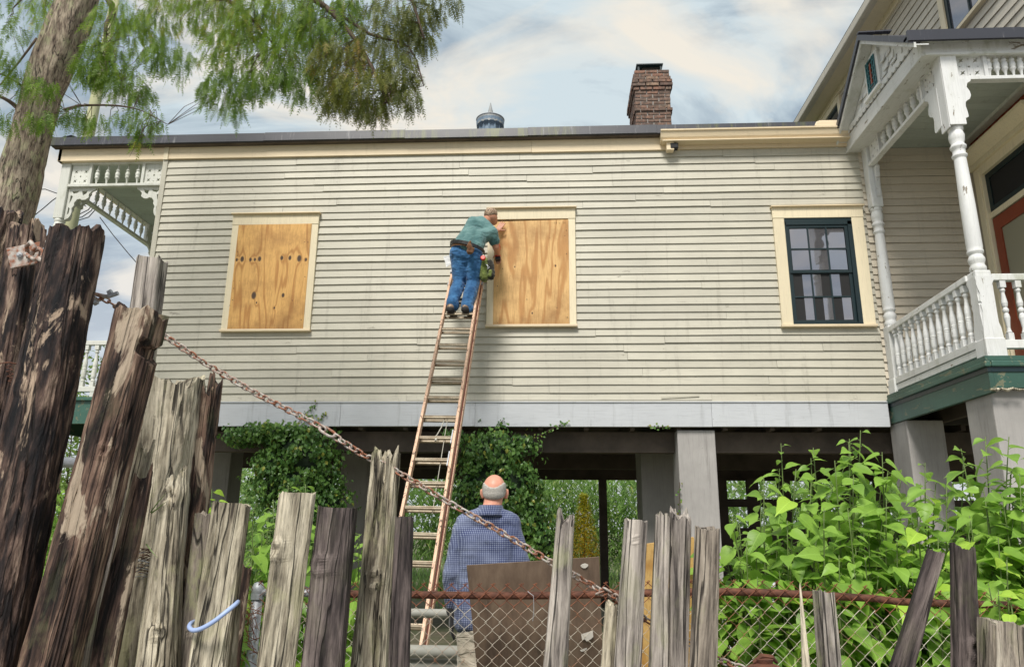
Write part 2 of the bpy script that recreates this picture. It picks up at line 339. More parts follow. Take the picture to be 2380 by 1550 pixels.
def _glass(name, base, refl=.55):
    m = Mat(name); p = m.pos(); n = m.noise(p, 1.6, 3, .5)
    g = m.n('BsdfGlossy'); g.inputs['Roughness'].default_value = .03; g.inputs['Color'].default_value = (.66, .66, .72, 1)
    m.set(g.inputs['Normal'], m.bump(n, .05, .02))
    d = m.n('BsdfDiffuse'); d.inputs['Color'].default_value = (*base, 1)
    x = m.n('MixShader'); x.inputs[0].default_value = refl
    m.t.links.new(d.outputs[0], x.inputs[1]); m.t.links.new(g.outputs[0], x.inputs[2]); m.t.links.new(x.outputs[0], m.out.inputs[0]); MT[name] = m.m
_glass('window_glass', (.09, .09, .105), .44); _glass('dark_glass', (.02, .024, .016), .14); _glass('door_glass', (.30, .28, .20), .12)

# ------------------------------------------------------------------ mesh and object helpers
def tag(o, label=None, cat=None, group=None, kind=None):
    for k, v in (('label', label), ('category', cat), ('group', group), ('kind', kind)):
        if v: o[k] = v
    return o
ROOT = {}
def rootloc(o):
    while o.parent: o = o.parent
    return o.location.copy()
def thing(name, loc, label, cat, group=None):
    o = bpy.data.objects.new(name, None); COL.objects.link(o); o.location = loc; o.empty_display_size = .1
    return tag(o, label, cat, group)
def mesh_obj(name, me, mat=None, parent=None, world=None):
    """link a mesh; `world` is its world matrix (parents carry only a translation at the root)"""
    o = bpy.data.objects.new(name, me); COL.objects.link(o)
    if mat and not me.materials: me.materials.append(MT[mat])
    w = world or Matrix()
    if parent: o.parent = parent; o.matrix_local = Matrix.Translation(-rootloc(parent)) @ w
    else: o.matrix_local = w
    return o
class MB:
    def __init__(s): s.v = []; s.f = []; s.m = []; s.t = []
    def add(s, vs, fs, mi=0):
        b = len(s.v); s.v += [V(p) for p in vs]; s.f += [tuple(i+b for i in f) for f in fs]; s.m += [mi]*len(fs); return s
    def box(s, x0, x1, y0, y1, z0, z1, mi=0):
        if x0 > x1: x0, x1 = x1, x0
        if y0 > y1: y0, y1 = y1, y0
        return s.add([(x0, y0, z0), (x1, y0, z0), (x1, y1, z0), (x0, y1, z0), (x0, y0, z1), (x1, y0, z1), (x1, y1, z1), (x0, y1, z1)],
                     [(0, 3, 2, 1), (4, 5, 6, 7), (0, 1, 5, 4), (1, 2, 6, 5), (2, 3, 7, 6), (3, 0, 4, 7)], mi)
    def bar(s, p, q, w, h, up=V((0, 0, 1)), mi=0):
        """rectangular bar from p to q, w across, h along `up`"""
        p = V(p); q = V(q); d = (q-p).normalized(); a = d.cross(up).normalized(); b = a.cross(d)
        vs = [e+a*(i*w/2)+b*(j*h/2) for e in (p, q) for i, j in ((-1, -1), (1, -1), (1, 1), (-1, 1))]
        return s.add(vs, [(0, 3, 2, 1), (4, 5, 6, 7), (0, 1, 5, 4), (1, 2, 6, 5), (2, 3, 7, 6), (3, 0, 4, 7)], mi)
    def prism(s, pts, ext, mi=0):
        n = len(pts); e = V(ext); vs = [V(p) for p in pts]; vs += [p+e for p in vs]
        return s.add(vs, [tuple(range(n))[::-1], tuple(range(n, 2*n))] + [(i, (i+1) % n, n+(i+1) % n, n+i) for i in range(n)], mi)
    def lathe(s, prof, base=(0, 0, 0), n=14, mi=0, M=None):
        b = V(base); k = len(prof); vs = []
        for r, z in prof:
            for i in range(n):
                a = 2*math.pi*i/n; p = V((r*math.cos(a), r*math.sin(a), z)); vs.append((M @ p if M else p)+b)
        fs = [(j*n+i, j*n+(i+1) % n, (j+1)*n+(i+1) % n, (j+1)*n+i) for j in range(k-1) for i in range(n)]
        fs += [tuple(range(n))[::-1], tuple((k-1)*n+i for i in range(n))]
        return s.add(vs, fs, mi)
    def tube(s, pts, rad, n=6, mi=0, cap=True):
        pts = [V(p) for p in pts]; k = len(pts); rad = rad if isinstance(rad, (list, tuple)) else [rad]*k; vs = []
        ref = V((0, 0, 1)); d0 = (pts[1]-pts[0]).normalized()
        if abs(d0.dot(ref)) > .9: ref = V((1, 0, 0))
        a = d0.cross(ref).normalized()
        for j in range(k):
            d = (pts[min(j+1, k-1)]-pts[max(j-1, 0)]).normalized(); a = (a-d*a.dot(d)).normalized(); b = d.cross(a)
            for i in range(n):
                t = 2*math.pi*i/n; vs.append(pts[j]+(a*math.cos(t)+b*math.sin(t))*rad[j])
        fs = [(j*n+i, j*n+(i+1) % n, (j+1)*n+(i+1) % n, (j+1)*n+i) for j in range(k-1) for i in range(n)]
        if cap: fs += [tuple(range(n))[::-1], tuple((k-1)*n+i for i in range(n))]
        return s.add(vs, fs, mi)
    def mesh(s, name, mats, off=None, smooth=False, tint=None):
        me = bpy.data.meshes.new(name); o = off or V((0, 0, 0))
        me.from_pydata([tuple(p-o) for p in s.v], [], s.f)
        mats = [mats] if isinstance(mats, str) else mats
        for m in mats: me.materials.append(MT[m])
        if len(mats) > 1: me.polygons.foreach_set('material_index', s.m)
        if smooth: me.polygons.foreach_set('use_smooth', [True]*len(me.polygons))
        if tint is not None:
            a = me.attributes.new('tint', 'FLOAT', 'FACE'); a.data.foreach_set('value', tint)
        me.update(); return me
    def build(s, name, mats, parent=None, smooth=False, bevel=0., origin=None, tint=None, seg=2):
        """one object; verts are in world space; `origin` moves the object's own origin"""
        og = V(origin) if origin is not None else (rootloc(parent) if parent else V((0, 0, 0)))
        o = mesh_obj(name, s.mesh(name, mats, og, smooth, tint), None, parent, Matrix.Translation(og))
        if bevel:
            b = o.modifiers.new('b', 'BEVEL'); b.width = bevel; b.segments = seg; b.limit_method = 'ANGLE'
        if smooth: pass
        return o
def fret(outline, holes, fn, ext, name, mat, parent):
    """thin sawn panel: 2-D outline with holes, mapped by fn(a, b) to world, thickened along ext"""
    bm = bmesh.new(); ed = []
    for loop in [outline]+holes:
        vs = [bm.verts.new(fn(*p)) for p in loop]; ed += [bm.edges.new((vs[i], vs[(i+1) % len(vs)])) for i in range(len(vs))]
    bmesh.ops.triangle_fill(bm, edges=ed, use_beauty=True)
    fs = list(bm.faces); r = bmesh.ops.extrude_face_region(bm, geom=fs)
    for g in r['geom']:
        if isinstance(g, bmesh.types.BMVert): g.co += V(ext)
    bmesh.ops.recalc_face_normals(bm, faces=bm.faces[:])
    off = rootloc(parent)
    for v_ in bm.verts: v_.co -= off
    me = bpy.data.meshes.new(name); bm.to_mesh(me); bm.free(); me.materials.append(MT[mat])
    return mesh_obj(name, me, None, parent, Matrix.Translation(off))
def lerp(a, b, t): return a+(b-a)*t
def fbm(p, o=4):
    return noise.fractal(p, .8, 2.1, o)
# ================================================================== the house
MX0 = 6.02
W0, W1, WY = -5.93, 4.42, 10.0            # the wing's long wall
house = thing('raised_house', (-.75, 13, 0), 'old cream clapboard house raised on tall concrete piers with white gingerbread porches', 'house')
def wall_y(y0): return lambda s, out, z: V((s, y0-out, z))
def wall_x(x0): return lambda s, out, z: V((x0-out, s, z))
def board(parent, fn, s0, s1, zb, h, mat, sag=None, th=.027, jit=.006, name='siding_board'):
    n = max(2, int(abs(s1-s0)/.45)); vs = []; fs = []; j0 = random.uniform(-jit, jit); j1 = random.uniform(-jit, jit); ph = random.uniform(0, 99)
    for i in range(n+1):
        t = i/n; s = lerp(s0, s1, t); d = lerp(j0, j1, t) + .006*noise.noise(V((s*.9, ph, 0))) + (sag(s) if sag else 0)
        vs += [fn(s, th, zb+d), fn(s, .010, zb+h+.010+(sag(s) if sag else 0)), fn(s, -.004, zb+h+.010+(sag(s) if sag else 0)), fn(s, .001, zb+d+.010)]
    for i in range(n):
        a, b = 4*i, 4*i+4
        fs += [(a, b, b+1, a+1), (a+3, b+3, b, a), (a+1, b+1, b+2, a+2)]
    fs += [(0, 1, 2, 3), (4*n+3, 4*n+2, 4*n+1, 4*n)]
    m = MB(); m.add(vs, fs); return m.build(name, mat, parent)
def clad(parent, fn, s0, s1, z0, z1, e, mat, cuts=(), sag=None, joint=(1.8, 4.6)):
    z = z0; k = 0
    while z < z1-.02:
        h = min(e*random.uniform(.97, 1.03), z1-z); spans = [(s0, s1, z, h)]
        for (c0, c1, w0, w1) in cuts:
            nw = []
            for (a, b, zz, hh) in spans:
                if zz+hh <= w0 or zz >= w1 or b <= c0 or a >= c1: nw.append((a, b, zz, hh)); continue
                if a < c0: nw.append((a, c0, zz, hh))
                if b > c1: nw.append((c1, b, zz, hh))
                if zz < w0-.02: nw.append((max(a, c0), min(b, c1), zz, w0-zz))
                if zz+hh > w1+.02: nw.append((max(a, c0), min(b, c1), w1, zz+hh-w1))
            spans = nw
        for (a, b, zz, hh) in spans:
            p = a
            while p < b-.01:
                L = random.uniform(*joint); q = b if b-(p+L) < .7 else p+L
                off = random.choice([0, 0, 0, 0, .003, -.003, .004]) if (b-a) > 1 else 0
                board(parent, fn, p+(.0015 if p > a else 0), q-(.0015 if q < b else 0), zz+off, hh-off, mat, sag, random.uniform(.027, .033)); p = q
        z += h; k += 1
sagf = lambda x: -.020*((x+1.0)/4.5)**2 if x < -1 else 0
random.seed(5)
WIN = [(-4.735, -3.44, 4.155, 5.965), (-.93, .335, 4.20, 5.995), (3.145, 4.402, 4.175, 5.955)]
wall = MB().box(W0+.02, 6.1, WY, WY+.15, 2.86, 7.2).build('wing_wall', 'sheath', house)
clad(wall, wall_y(WY), W0+.04, W1+.035, 3.165, 6.93, .1135, 'siding', [(a+.05, b-.05, c+.02, d-.03) for a, b, c, d in WIN], sagf)
pw = MB().box(W1+.02, MX0, WY-.002, WY, 3.2, 6.9).build('porch_back_wall', 'sheath', house)
clad(pw, wall_y(WY-.003), W1+.036, MX0, 3.24, 6.88, .1135, 'siding_warm', joint=(3, 4))
# loose, slipped board near the bottom right and a thin starter strip
m = MB(); m.bar(at(1537, 924, y=9.965), at(1625, 919, y=9.968), .012, .028); m.build('loose_board', 'siding', wall)
MB().box(W0, W1, WY-.034, WY-.002, 3.152, 3.166).build('starter_strip', 'siding', wall)
# corner board on the left, end board at right
MB().box(W0-.02, W0+.055, WY-.040, WY+.10, 3.165, 6.91).build('corner_board', 'siding', house, bevel=.004)
MB().box(W0-.02, W0, WY+.10, 16, 2.9, 6.95).build('side_wall', 'siding_side', house)
MB().box(W0, 9, 15.9, 16.0, 2.9, 6.95).build('rear_wall', 'siding_side', house)
# skirt boards under the siding
xs = [W0, -2.92, -1.06, 2.12, W1+.01]
for i in range(4): MB().box(xs[i]+.0015, xs[i+1]-.0015, WY-.045, WY+.02, 2.812+.003*(i % 2), 3.156).build('skirt_board', 'skirt', house, bevel=.003)
MB().box(W0, W1, WY-.060, WY-.001, 3.140, 3.150).build('drip_moulding', 'skirt', house)
# fascia: long peach boards under the roof edge
xs = [-7.63, W0+.06, -.30, 1.9, 4.36]
for i in range(4): MB().box(xs[i]+.001, xs[i+1]-.001, WY-.050, WY+.02, 6.905+.004*(i % 2), 7.20).build('fascia_board', 'cream_trim', house, bevel=.003)
MB().box(W0-.012, W0+.058, WY-.062, WY-.050, 6.895, 7.155).build('fascia_lap', 'casing', house)
MB().box(-7.63, -7.58, WY-.05, 13.2, 6.905, 7.2).build('fascia_board', 'cream_trim', house)
# low roof: dark metal edge, then shallow slopes that stay out of sight behind it
ry = lambda t: 9.86+t
rf = MB(); z0 = 7.245
rf.add([(-7.72, 9.87, z0), (4.4, 9.87, z0), (6.2, 9.87, z0), (6.2, 13, 8.35), (-7.72, 13, 8.35), (6.2, 16.3, 7.2), (-7.72, 16.3, 7.2),
        (-7.72, 9.87, z0-.05), (6.2, 9.87, z0-.05), (6.2, 16.3, 7.1), (-7.72, 16.3, 7.1)],
       [(0, 1, 2, 3, 4), (4, 3, 5, 6), (7, 10, 9, 8), (0, 4, 6, 10, 7), (2, 8, 9, 5, 3)])
roof = rf.build('wing_roof', 'roof_metal', house)
xs = [-7.70, -4.35, -2.2, -.35, 1.55, 3.86]
for i in range(5):
    d = (0, .006, -.003, .004, -.002)[i]
    MB().prism([(xs[i]+.001, 9.835, 7.118+d), (xs[i]+.001, 9.845, 7.256+d), (xs[i]+.001, 9.90, 7.272+d), (xs[i]+.001, 9.94, 7.272+d), (xs[i]+.001, 9.94, 7.135+d), (xs[i]+.001, 9.850, 7.108+d)], (xs[i+1]-xs[i]-.002, 0, 0)).build('drip_edge', 'drip_metal', roof)
MB().box(-7.69, 4.36, 9.86, 9.95, 7.10, 7.125).build('soffit_strip', 'dark_beam', roof)
MB().prism([(-7.70, 9.84, 7.11), (-7.70, 13, 8.2), (-7.70, 13, 8.37), (-7.70, 9.84, 7.27)], (-.02, 0, 0)).build('drip_edge', 'drip_metal', roof)
MB().prism([(-7.56, 9.87, 7.27), (-7.40, 9.84, 7.283), (-7.30, 9.94, 7.276)], (0, 0, .006)).build('bent_flap', 'drip_metal', roof)
# gutter run with its outlet, and the pale board end that lies on the roof by the gable
gx0, gx1 = 1.60, 4.37
prof = [(9.955, 7.135), (9.80, 7.14), (9.787, 7.125), (9.80, 7.08), (9.815, 7.035), (9.845, 6.995), (9.955, 6.985)]
gut = MB().prism([(gx0, a, b) for a, b in prof], (gx1-gx0, 0, 0)).build('gutter', 'cream_trim', house)
MB().box(gx0-.004, gx1+.004, 9.772, 9.80, 7.120, 7.142).build('gutter_lip', 'cream_trim', gut)
MB().box(gx0+.02, gx1, 9.80, 9.957, 6.968, 6.984).build('gutter_bracket', 'cream_trim', gut)
ot = MB().box(1.68, 1.79, 9.84, 9.945, 6.84, 6.99).build('outlet', 'cream_trim', gut, bevel=.01)
MB().box(1.735, 1.85, 9.83, 9.925, 6.865, 6.95).build('outlet_mouth', 'black', gut, bevel=.012)
MB().prism([(3.84, 9.80, 7.145), (3.82, 9.80, 7.17), (3.84, 9.80, 7.225), (3.89, 9.80, 7.25), (4.22, 9.80, 7.25), (4.30, 9.80, 7.225), (4.32, 9.80, 7.145)], (0, .12, 0)).build('roof_cricket', 'cream_trim', roof, bevel=.01)
# ---- windows: two boarded, one glazed
def window(i, wood_mat):
    a, b, c, d = WIN[i]; sw = (.085, .082, .150)[i]; yf = WY-.058
    w = MB().box(a+.06, b-.06, WY-.004, WY+.03, c+.03, d-.05).build('window', 'black', house)
    sl_, sr_ = ((.075, .075), (.075, .075), (.125, .135))[i]
    # casing stiles lean with the old frame only by millimetres
    MB().box(a, a+sl_+.03, yf, WY+.01, c+.035, d-.17).build('casing_board', 'casing', w, bevel=.004)
    MB().box(b-sr_-.03, b, yf, WY+.01, c+.035, d-.17).build('casing_board', 'casing', w, bevel=.004)
    MB().box(a-.004, b+.004, yf-.006, WY+.01, d-.17, d-.006).build('head_casing', 'casing', w, bevel=.004)
    MB().box(a-.022, b+.022, yf-.045, WY+.01, d-.006, d+.012).build('drip_cap', 'cream_trim', w, bevel=.004)
    MB().box(a-.012, b+.012, yf-.030, WY+.01, c, c+.036).build('sill', 'cream_trim', w, bevel=.006)
    if wood_mat:
        x0, x1 = a+sl_+.022, b-sr_-.022; zt = d-.172+(-.028 if i == 1 else .006); zb = c+.040
        og = (x0, yf-.004, zb); t = (0, .012)[i == 1]
        MB().prism([(x0, yf-.008, zb), (x1, yf-.008, zb), (x1, yf-.008, zt+t), (x0, yf-.008, zt-.006)], (0, .018, 0)).build('plywood_panel', wood_mat, w, origin=og, bevel=.002)
        sc = MB()
        for k in range(9):
            u = random.choice([.03, .97, random.random()]); q = random.random()
            sc.lathe([(.006, 0), (.006, .004)], (lerp(x0, x1, u), yf-.010, lerp(zb+.03, zt-.03, q)), 6, M=Matrix.Rotation(R(90), 3, 'X'))
        sc.build('screws', 'plastic_black', w)
        if i == 1:                                   # pencilled size at the top corner
            m = MB(); gl = {'3': [[(0, 1), (.6, .9), (.3, .55), (.6, .3), (0, 0)]], '8': [[(.3, .5), (0, .8), (.3, 1), (.6, .8), (.3, .5), (0, .2), (.3, 0), (.6, .2), (.3, .5)]], 'x': [[(0, 0), (.5, .6)], [(0, .6), (.5, 0)]], '5': [[(.6, 1), (.05, 1), (0, .55), (.5, .5), (.5, .1), (0, 0)]], '6': [[(.5, 1), (.1, .6), (0, .2), (.3, 0), (.5, .25), (.1, .4)]]}
            px = x1-.21
            for ch in '38 x 56':
                for st in gl.get(ch, []): m.tube([(px+a_*.022, yf-.0095, zt-.055+b_*.032) for a_, b_ in st], .0011, 4)
                px += .026
            m.build('pencil_note', 'wire_black', w)
    return w
wl = window(0, 'ply_left'); wm = window(1, 'ply_mid'); wr = window(2, None)
# the glazed one: nine-over-... two sashes of six panes each, dark teal
x0, x1, z0, z1 = 3.300, 4.232, 4.222, 5.735; zm = 4.985
MB().box(x0-.02, x0+.02, WY-.05, WY+.02, z0, z1).box(x1-.055, x1+.02, WY-.05, WY+.02, z0, z1).box(x0, x1, WY-.05, WY+.02, z1-.05, z1+.06).box(x0, x1, WY-.062, WY+.02, z0-.02, z0+.02).build('jamb', 'teal', wr)
for (zb, zt, yy) in ((zm-.02, z1-.05, WY-.036), (z0+.02, zm+.02, WY-.018)):
    X0, X1 = x0+.02, x1-.055
    s_ = MB().box(X0, X0+.045, yy, yy+.03, zb, zt).box(X1-.045, X1, yy, yy+.03, zb, zt).box(X0+.045, X1-.045, yy, yy+.03, zb, zb+.042).box(X0+.045, X1-.045, yy, yy+.03, zt-.045, zt).build('sash', 'teal', wr, bevel=.003)
    gx = [X0+.045+(X1-X0-.09)*k/3 for k in range(4)]; gz = [zb+.042+(zt-zb-.087)*k/2 for k in range(3)]
    for k in (1, 2): MB().box(gx[k]-.010, gx[k]+.010, yy+.003, yy+.026, zb+.04, zt-.043).build('muntin', 'teal', wr)
    MB().box(X0+.044, X1-.044, yy+.001, yy+.024, gz[1]-.010, gz[1]+.010).build('muntin', 'teal', wr)
    for r_ in range(2):
        for k in range(3):
            tl = random.uniform(-.004, .004)
            MB().add([(gx[k]+.008, yy+.014+tl, gz[r_]+.008), (gx[k+1]-.008, yy+.014-tl, gz[r_]+.008), (gx[k+1]-.008, yy+.014-tl, gz[r_+1]-.008), (gx[k]+.008, yy+.014+tl, gz[r_+1]-.008)], [(0, 1, 2, 3)]).build('pane', 'window_glass', wr)
plain('vent_shadow_blue', (.16, .22, .29), .5, .3, 6); plain('vent_grey', (.27, .28, .28), .5, .2, 8)  # blue-grey paint with the body's dark blue shadow put into its colour
# ---- ventilator turret on the ridge
vx, vy = -1.17, 12.6; vz = 8.25
tur = MB().lathe([(.20, 0), (.20, .62), (.26, .66), (.27, .75)], (vx, vy, vz), 22).build('roof_ventilator', 'vent_shadow_blue', house, smooth=False)
cap = MB(); n = 44
vs = []; fs = []
for i in range(n):
    a = 2*math.pi*i/n; sc = .055*abs(math.sin(a*7)); r = .262
    vs += [(vx+r*math.cos(a), vy+r*math.sin(a), vz+.70-sc), (vx+r*math.cos(a), vy+r*math.sin(a), vz+.80), (vx+.03*math.cos(a), vy+.03*math.sin(a), vz+.94)]
for i in range(n):
    a, b = 3*i, 3*((i+1) % n); fs += [(a, b, b+1, a+1), (a+1, b+1, b+2, a+2)]
cap.add(vs, fs).build('scalloped_cap', 'vent_grey', tur)
MB().lathe([(.268, vz+.79), (.275, vz+.80), (.268, vz+.81)], (vx, vy, 0), 30).build('cap_rim', 'galvanised', tur)
MB().lathe([(.065, vz+.90), (.055, vz+.95), (.004, vz+1.18)], (vx, vy, 0), 12).build('finial', 'vent_grey', tur)
for i in range(12):
    a = 2*math.pi*i/12; p = V((vx+.205*math.cos(a), vy+.205*math.sin(a), vz+.40))
    MB().tube([p+V((0, 0, -.2)), p+V((0, 0, .24))], .022, 6).build('louvre_rib', 'vent_shadow_blue', tur)
# ---- brick chimney: every brick its own piece round a mortar core
cx0, cx1, cy0, cy1 = 1.52, 2.17, 12.0, 12.95; cz = 8.05
chim = MB().box(cx0+.012, cx1-.012, cy0+.012, cy1-.012, cz-.4, 9.66).build('chimney', 'mortar', house)
bl, bh = .205, .066
bmesh_brick = {}
def brick_mesh(L, D):
    k = (round(L, 3), round(D, 3))
    if k not in bmesh_brick:
        m = MB().box(-L/2, L/2, -D/2, D/2, 0, bh-.008); me = m.mesh('brick', 'brick_clay')
        bm = bmesh.new(); bm.from_mesh(me); bmesh.ops.bevel(bm, geom=bm.edges[:], offset=.005, segments=1, affect='EDGES'); bm.to_mesh(me); bm.free(); bmesh_brick[k] = me
    return bmesh_brick[k]
course = 0; z = 8.30
proj = {7: .025, 13: .022, 14: .045, 15: .045, 16: .022}
while z < 9.64:
    e = proj.get(course, 0.); a0, a1, b0, b1 = cx0-e, cx1+e, cy0-e, cy1+e
    nb = 3; L = (a1-a0)/nb
    def put(x, y, L_, rot):
        o = mesh_obj('brick', brick_mesh(L_-.018, .10), None, chim, Matrix.Translation((x+random.uniform(-.004, .004), y+random.uniform(-.003, .003), z)) @ Matrix.Rotation(rot+random.uniform(-.015, .015), 4, 'Z'))
    if course % 2:
        cuts = [0, .5, 1.5, 2.5, 3]
    else: cuts = [0, 1, 2, 3]
    for i in range(len(cuts)-1):
        put(a0+L*(cuts[i]+cuts[i+1])/2, b0+.05, L*(cuts[i+1]-cuts[i]), 0)
    n2 = 4; L2 = (b1-b0-.10)/n2; cu = [0, .5, 1.5, 2.5, 3.5, 4] if course % 2 == 0 else [0, 1, 2, 3, 4]
    for i in range(len(cu)-1):
        put(a0+.05, b0+.10+L2*(cu[i]+cu[i+1])/2, L2*(cu[i+1]-cu[i]), R(90)); put(a1-.05, b0+.10+L2*(cu[i]+cu[i+1])/2, L2*(cu[i+1]-cu[i]), R(90))
    z += bh+.006; course += 1
MB().box(cx0-.03, cx1+.03, cy0-.02, cy0+.30, cz-.1, 8.46).build('flashing', 'roof_metal', chim)
MB().box(cx0+.18, cx1-.16, cy0+.16, cy1-.2, 9.6, 9.82).build('flue', 'sheath', chim)
MB().box(cx0+.06, cx1-.10, cy0+.06, cy1-.15, 9.815, 9.835).build('rain_cap', 'teal', chim)
for px_ in (cx0+.10, cx1-.14):
    for py_ in (cy0+.10, cy1-.2): MB().box(px_-.015, px_+.015, py_-.015, py_+.015, 9.62, 9.82).build('cap_leg', 'teal', chim)

# ------------------------------------------------------------------ turned and sawn porch work
SPIN = [(.013, 0), (.011, .02), (.019, .075), (.026, .088), (.035, .10), (.037, .108), (.026, .113), (.034, .132), (.037, .152), (.033, .174), (.022, .192), (.027, .198), (.034, .206), (.030, .215), (.018, .222), (.012, .27), (.010, .30)]
SPIN_M = MB().lathe(SPIN, n=12).mesh('spindle', 'white', smooth=True)
SPIN_P = MB().lathe(SPIN, n=10).mesh('spindle', 'porch_white', smooth=True)
def balus(mat, vase=True):
    m = MB().box(-.028, .028, -.028, .028, .0, .075).box(-.030, .030, -.030, .030, .565, .64)
    pr = [(.020, .075), (.030, .085), (.030, .10), (.022, .115), (.032, .15), (.033, .20), (.033, .235), (.030, .24), (.034, .25), (.030, .26), (.034, .27), (.030, .29), (.033, .33), (.030, .38), (.020, .45), (.017, .50), (.028, .525), (.028, .54), (.018, .55), (.020, .566)] if vase else \
         [(.022, .075), (.030, .085), (.022, .10), (.017, .13), (.024, .19), (.031, .24), (.026, .275), (.018, .29), (.028, .305), (.031, .32), (.028, .335), (.018, .35), (.026, .365), (.031, .40), (.024, .45), (.017, .51), (.028, .535), (.020, .566)]
    return m.lathe(pr, n=12).mesh('baluster', mat)
BAL_A = balus('white'); BAL_B = balus('white', False)
def star_holes(w):
    hs = []; c = w/2
    for sx in (-1, 1):
        for sy in (-1, 1):
            ox, oy = c+sx*w*.27, c+sy*w*.27; h = []
            for k in range(8):
                a = math.pi/4*k+math.pi/4; r = w*(.155 if k % 4 == 0 else .115 if k % 2 == 0 else .045); h.append((ox+r*math.cos(a), oy+r*math.sin(a)))
            hs.append(h)
    for (hx, hy, r) in ((c, c, .048), (c, w*.84, .028), (c, w*.16, .028), (w*.16, c, .028), (w*.84, c, .028)):
        hs.append([(hx+r*w*math.cos(t*math.pi/4), hy+r*w*math.sin(t*math.pi/4)) for t in range(8)])
    return hs
def frieze(fn, s0, s1, z0, mat, spin, nsp, parent, panels=(True, True), out=V((0, 1, 0)), pw=.29):
    """spandrel: top and bottom rail, star-cut end panels, row of spindles; fn(s, z) -> world"""
    H = .30
    def rail(a, b, z, h, w, nm):
        MB().bar(fn(a, z+h/2), fn(b, z+h/2), w, h).build(nm, mat, fz, bevel=.004)
    fz = MB().bar(fn(s0, z0+H+.055), fn(s1, z0+H+.055), .075, .045).build('frieze', mat, parent, bevel=.004)
    MB().bar(fn(s0, z0+.0-.022), fn(s1, z0-.022), .085, .044).build('frieze_rail', mat, fz, bevel=.004)
    sg = 1 if s1 > s0 else -1; a, b = s0, s1
    for end, on in ((0, panels[0]), (1, panels[1])):
        if not on: continue
        e0 = s0+sg*.01 if end == 0 else s1-sg*(.01+pw)
        fret([(0, 0), (pw, 0), (pw, H+.03), (0, H+.03)], star_holes(pw), lambda p, q: fn(e0+sg*p, z0+q), out*.022, 'fret_panel', mat, fz)
        d = e0+sg*pw+sg*.02 if end == 0 else e0-sg*.02
        MB().bar(fn(d, z0), fn(d, z0+H+.035), .04, .06, up=out).build('divider', mat, fz)
        if end == 0: a = d
        else: b = d
    for k in range(nsp):
        t = (k+.6)/(nsp+.2); p = fn(lerp(a, b, t), z0)
        mesh_obj('spindle', spin, None, fz, Matrix.Translation(p+out*.01) @ Matrix.Scale(1.1, 4, (0, 0, 1)))
    return fz
def post(x, y, zf, zt, w, mat, nm='porch_post', parent=None, block=.95, top=.95, neck=1.0):
    """square base block, turned shaft, square head"""
    b = MB().box(x-w/2, x+w/2, y-w/2, y+w/2, zf+.18, zf+block).build(nm, mat, parent, bevel=.014, seg=2)
    MB().box(x-w/2-.02, x+w/2+.02, y-w/2-.02, y+w/2+.02, zf, zf+.20).build('plinth', mat, b, bevel=.008)
    MB().box(x-w/2+.005, x+w/2-.005, y-w/2+.005, y+w/2-.005, zt-top, zt).build('post_head', mat, b, bevel=.012, seg=2)
    a, c = zf+block, zt-top; r = w/2; L = c-a
    pr = [(r*.80, a-.01), (r*.98, a+.015), (r*1.0, a+.05), (r*.84, a+.075), (r*.86, a+.09), (r*.99, a+.12), (r*1.0, a+.15), (r*.82, a+.185), (r*.78, a+.20), (r*.98, a+.215), (r*1.0, a+.235), (r*.90, a+.255),
          (r*.96, a+.28), (r*.92, lerp(a, c, .45)), (r*.76, c-.40), (r*.74, c-.385), (r*.94, c-.37), (r*.96, c-.35), (r*.80, c-.335), (r*.80, c-.28), (r*1.0, c-.262), (r*1.02, c-.24), (r*.86, c-.222), (r*.78, c-.205), (r*.95, c-.16), (r*1.0, c-.11), (r*.86, c-.06), (r*.80, c-.05), (r*.98, c-.035), (r*.98, c-.012), (r*.85, c+.005)]
    MB().lathe(pr, (x, y, 0), 22).build('turned_shaft', mat, b, smooth=True)
    return b
BR = [(0, 0), (.40, 0), (.395, -.035), (.35, -.055), (.31, -.10), (.315, -.15), (.27, -.185), (.215, -.19), (.19, -.17), (.145, -.18), (.11, -.23), (.115, -.27), (.085, -.32), (.095, -.37), (.085, -.43), (.06, -.47), (.0, -.50)]
def bracket(fn, sc, parent, mat, out, cut=True):
    """sawn gingerbread bracket; fn(a, b): a along from the post, b downwards"""
    hs = [[(.05, -.05), (.16, -.045), (.14, -.075), (.08, -.09)], [(.04, -.11), (.075, -.13), (.06, -.20), (.035, -.25)], [(.20, -.05), (.285, -.045), (.27, -.09), (.22, -.12)], [(.035, -.30), (.06, -.32), (.055, -.40), (.03, -.42)]] if cut else []
    return fret([(a*sc, b*sc) for a, b in BR], [[(a*sc, b*sc) for a, b in h] for h in hs], fn, out, 'bracket', mat, parent)

# ---- left porch (the front gallery seen end-on)
LX = -7.52
lp = post(LX, WY+.09, 3.22, 6.905, .16, 'porch_white', parent=house, top=.92)
post(LX, WY+5.6, 3.22, 6.905, .16, 'porch_white', parent=house, top=.92)
frieze(lambda s, z: V((s, WY+.05, z)), LX+.08, W0-.03, 6.545, 'porch_white', SPIN_P, 5, house)
frieze(lambda s, z: V((LX+.02, s, z)), WY+.18, WY+5.5, 6.545, 'porch_white', SPIN_P, 24, house, out=V((1, 0, 0)))
bracket(lambda a, b: V((LX+.08+a, WY+.06, 6.50+b)), 1.06, lp, 'porch_white', V((0, .03, 0)))
bracket(lambda a, b: V((W0-.025-a, WY+.06, 6.50+b)), 1.02, lp, 'porch_white', V((0, .03, 0)))
bracket(lambda a, b: V((LX+.02, WY+.18+a, 6.50+b)), 1.0, lp, 'porch_white', V((.03, 0, 0)))
bracket(lambda a, b: V((LX+.02, WY+2.75-a, 6.50+b)), .8, lp, 'porch_white', V((.03, 0, 0)))
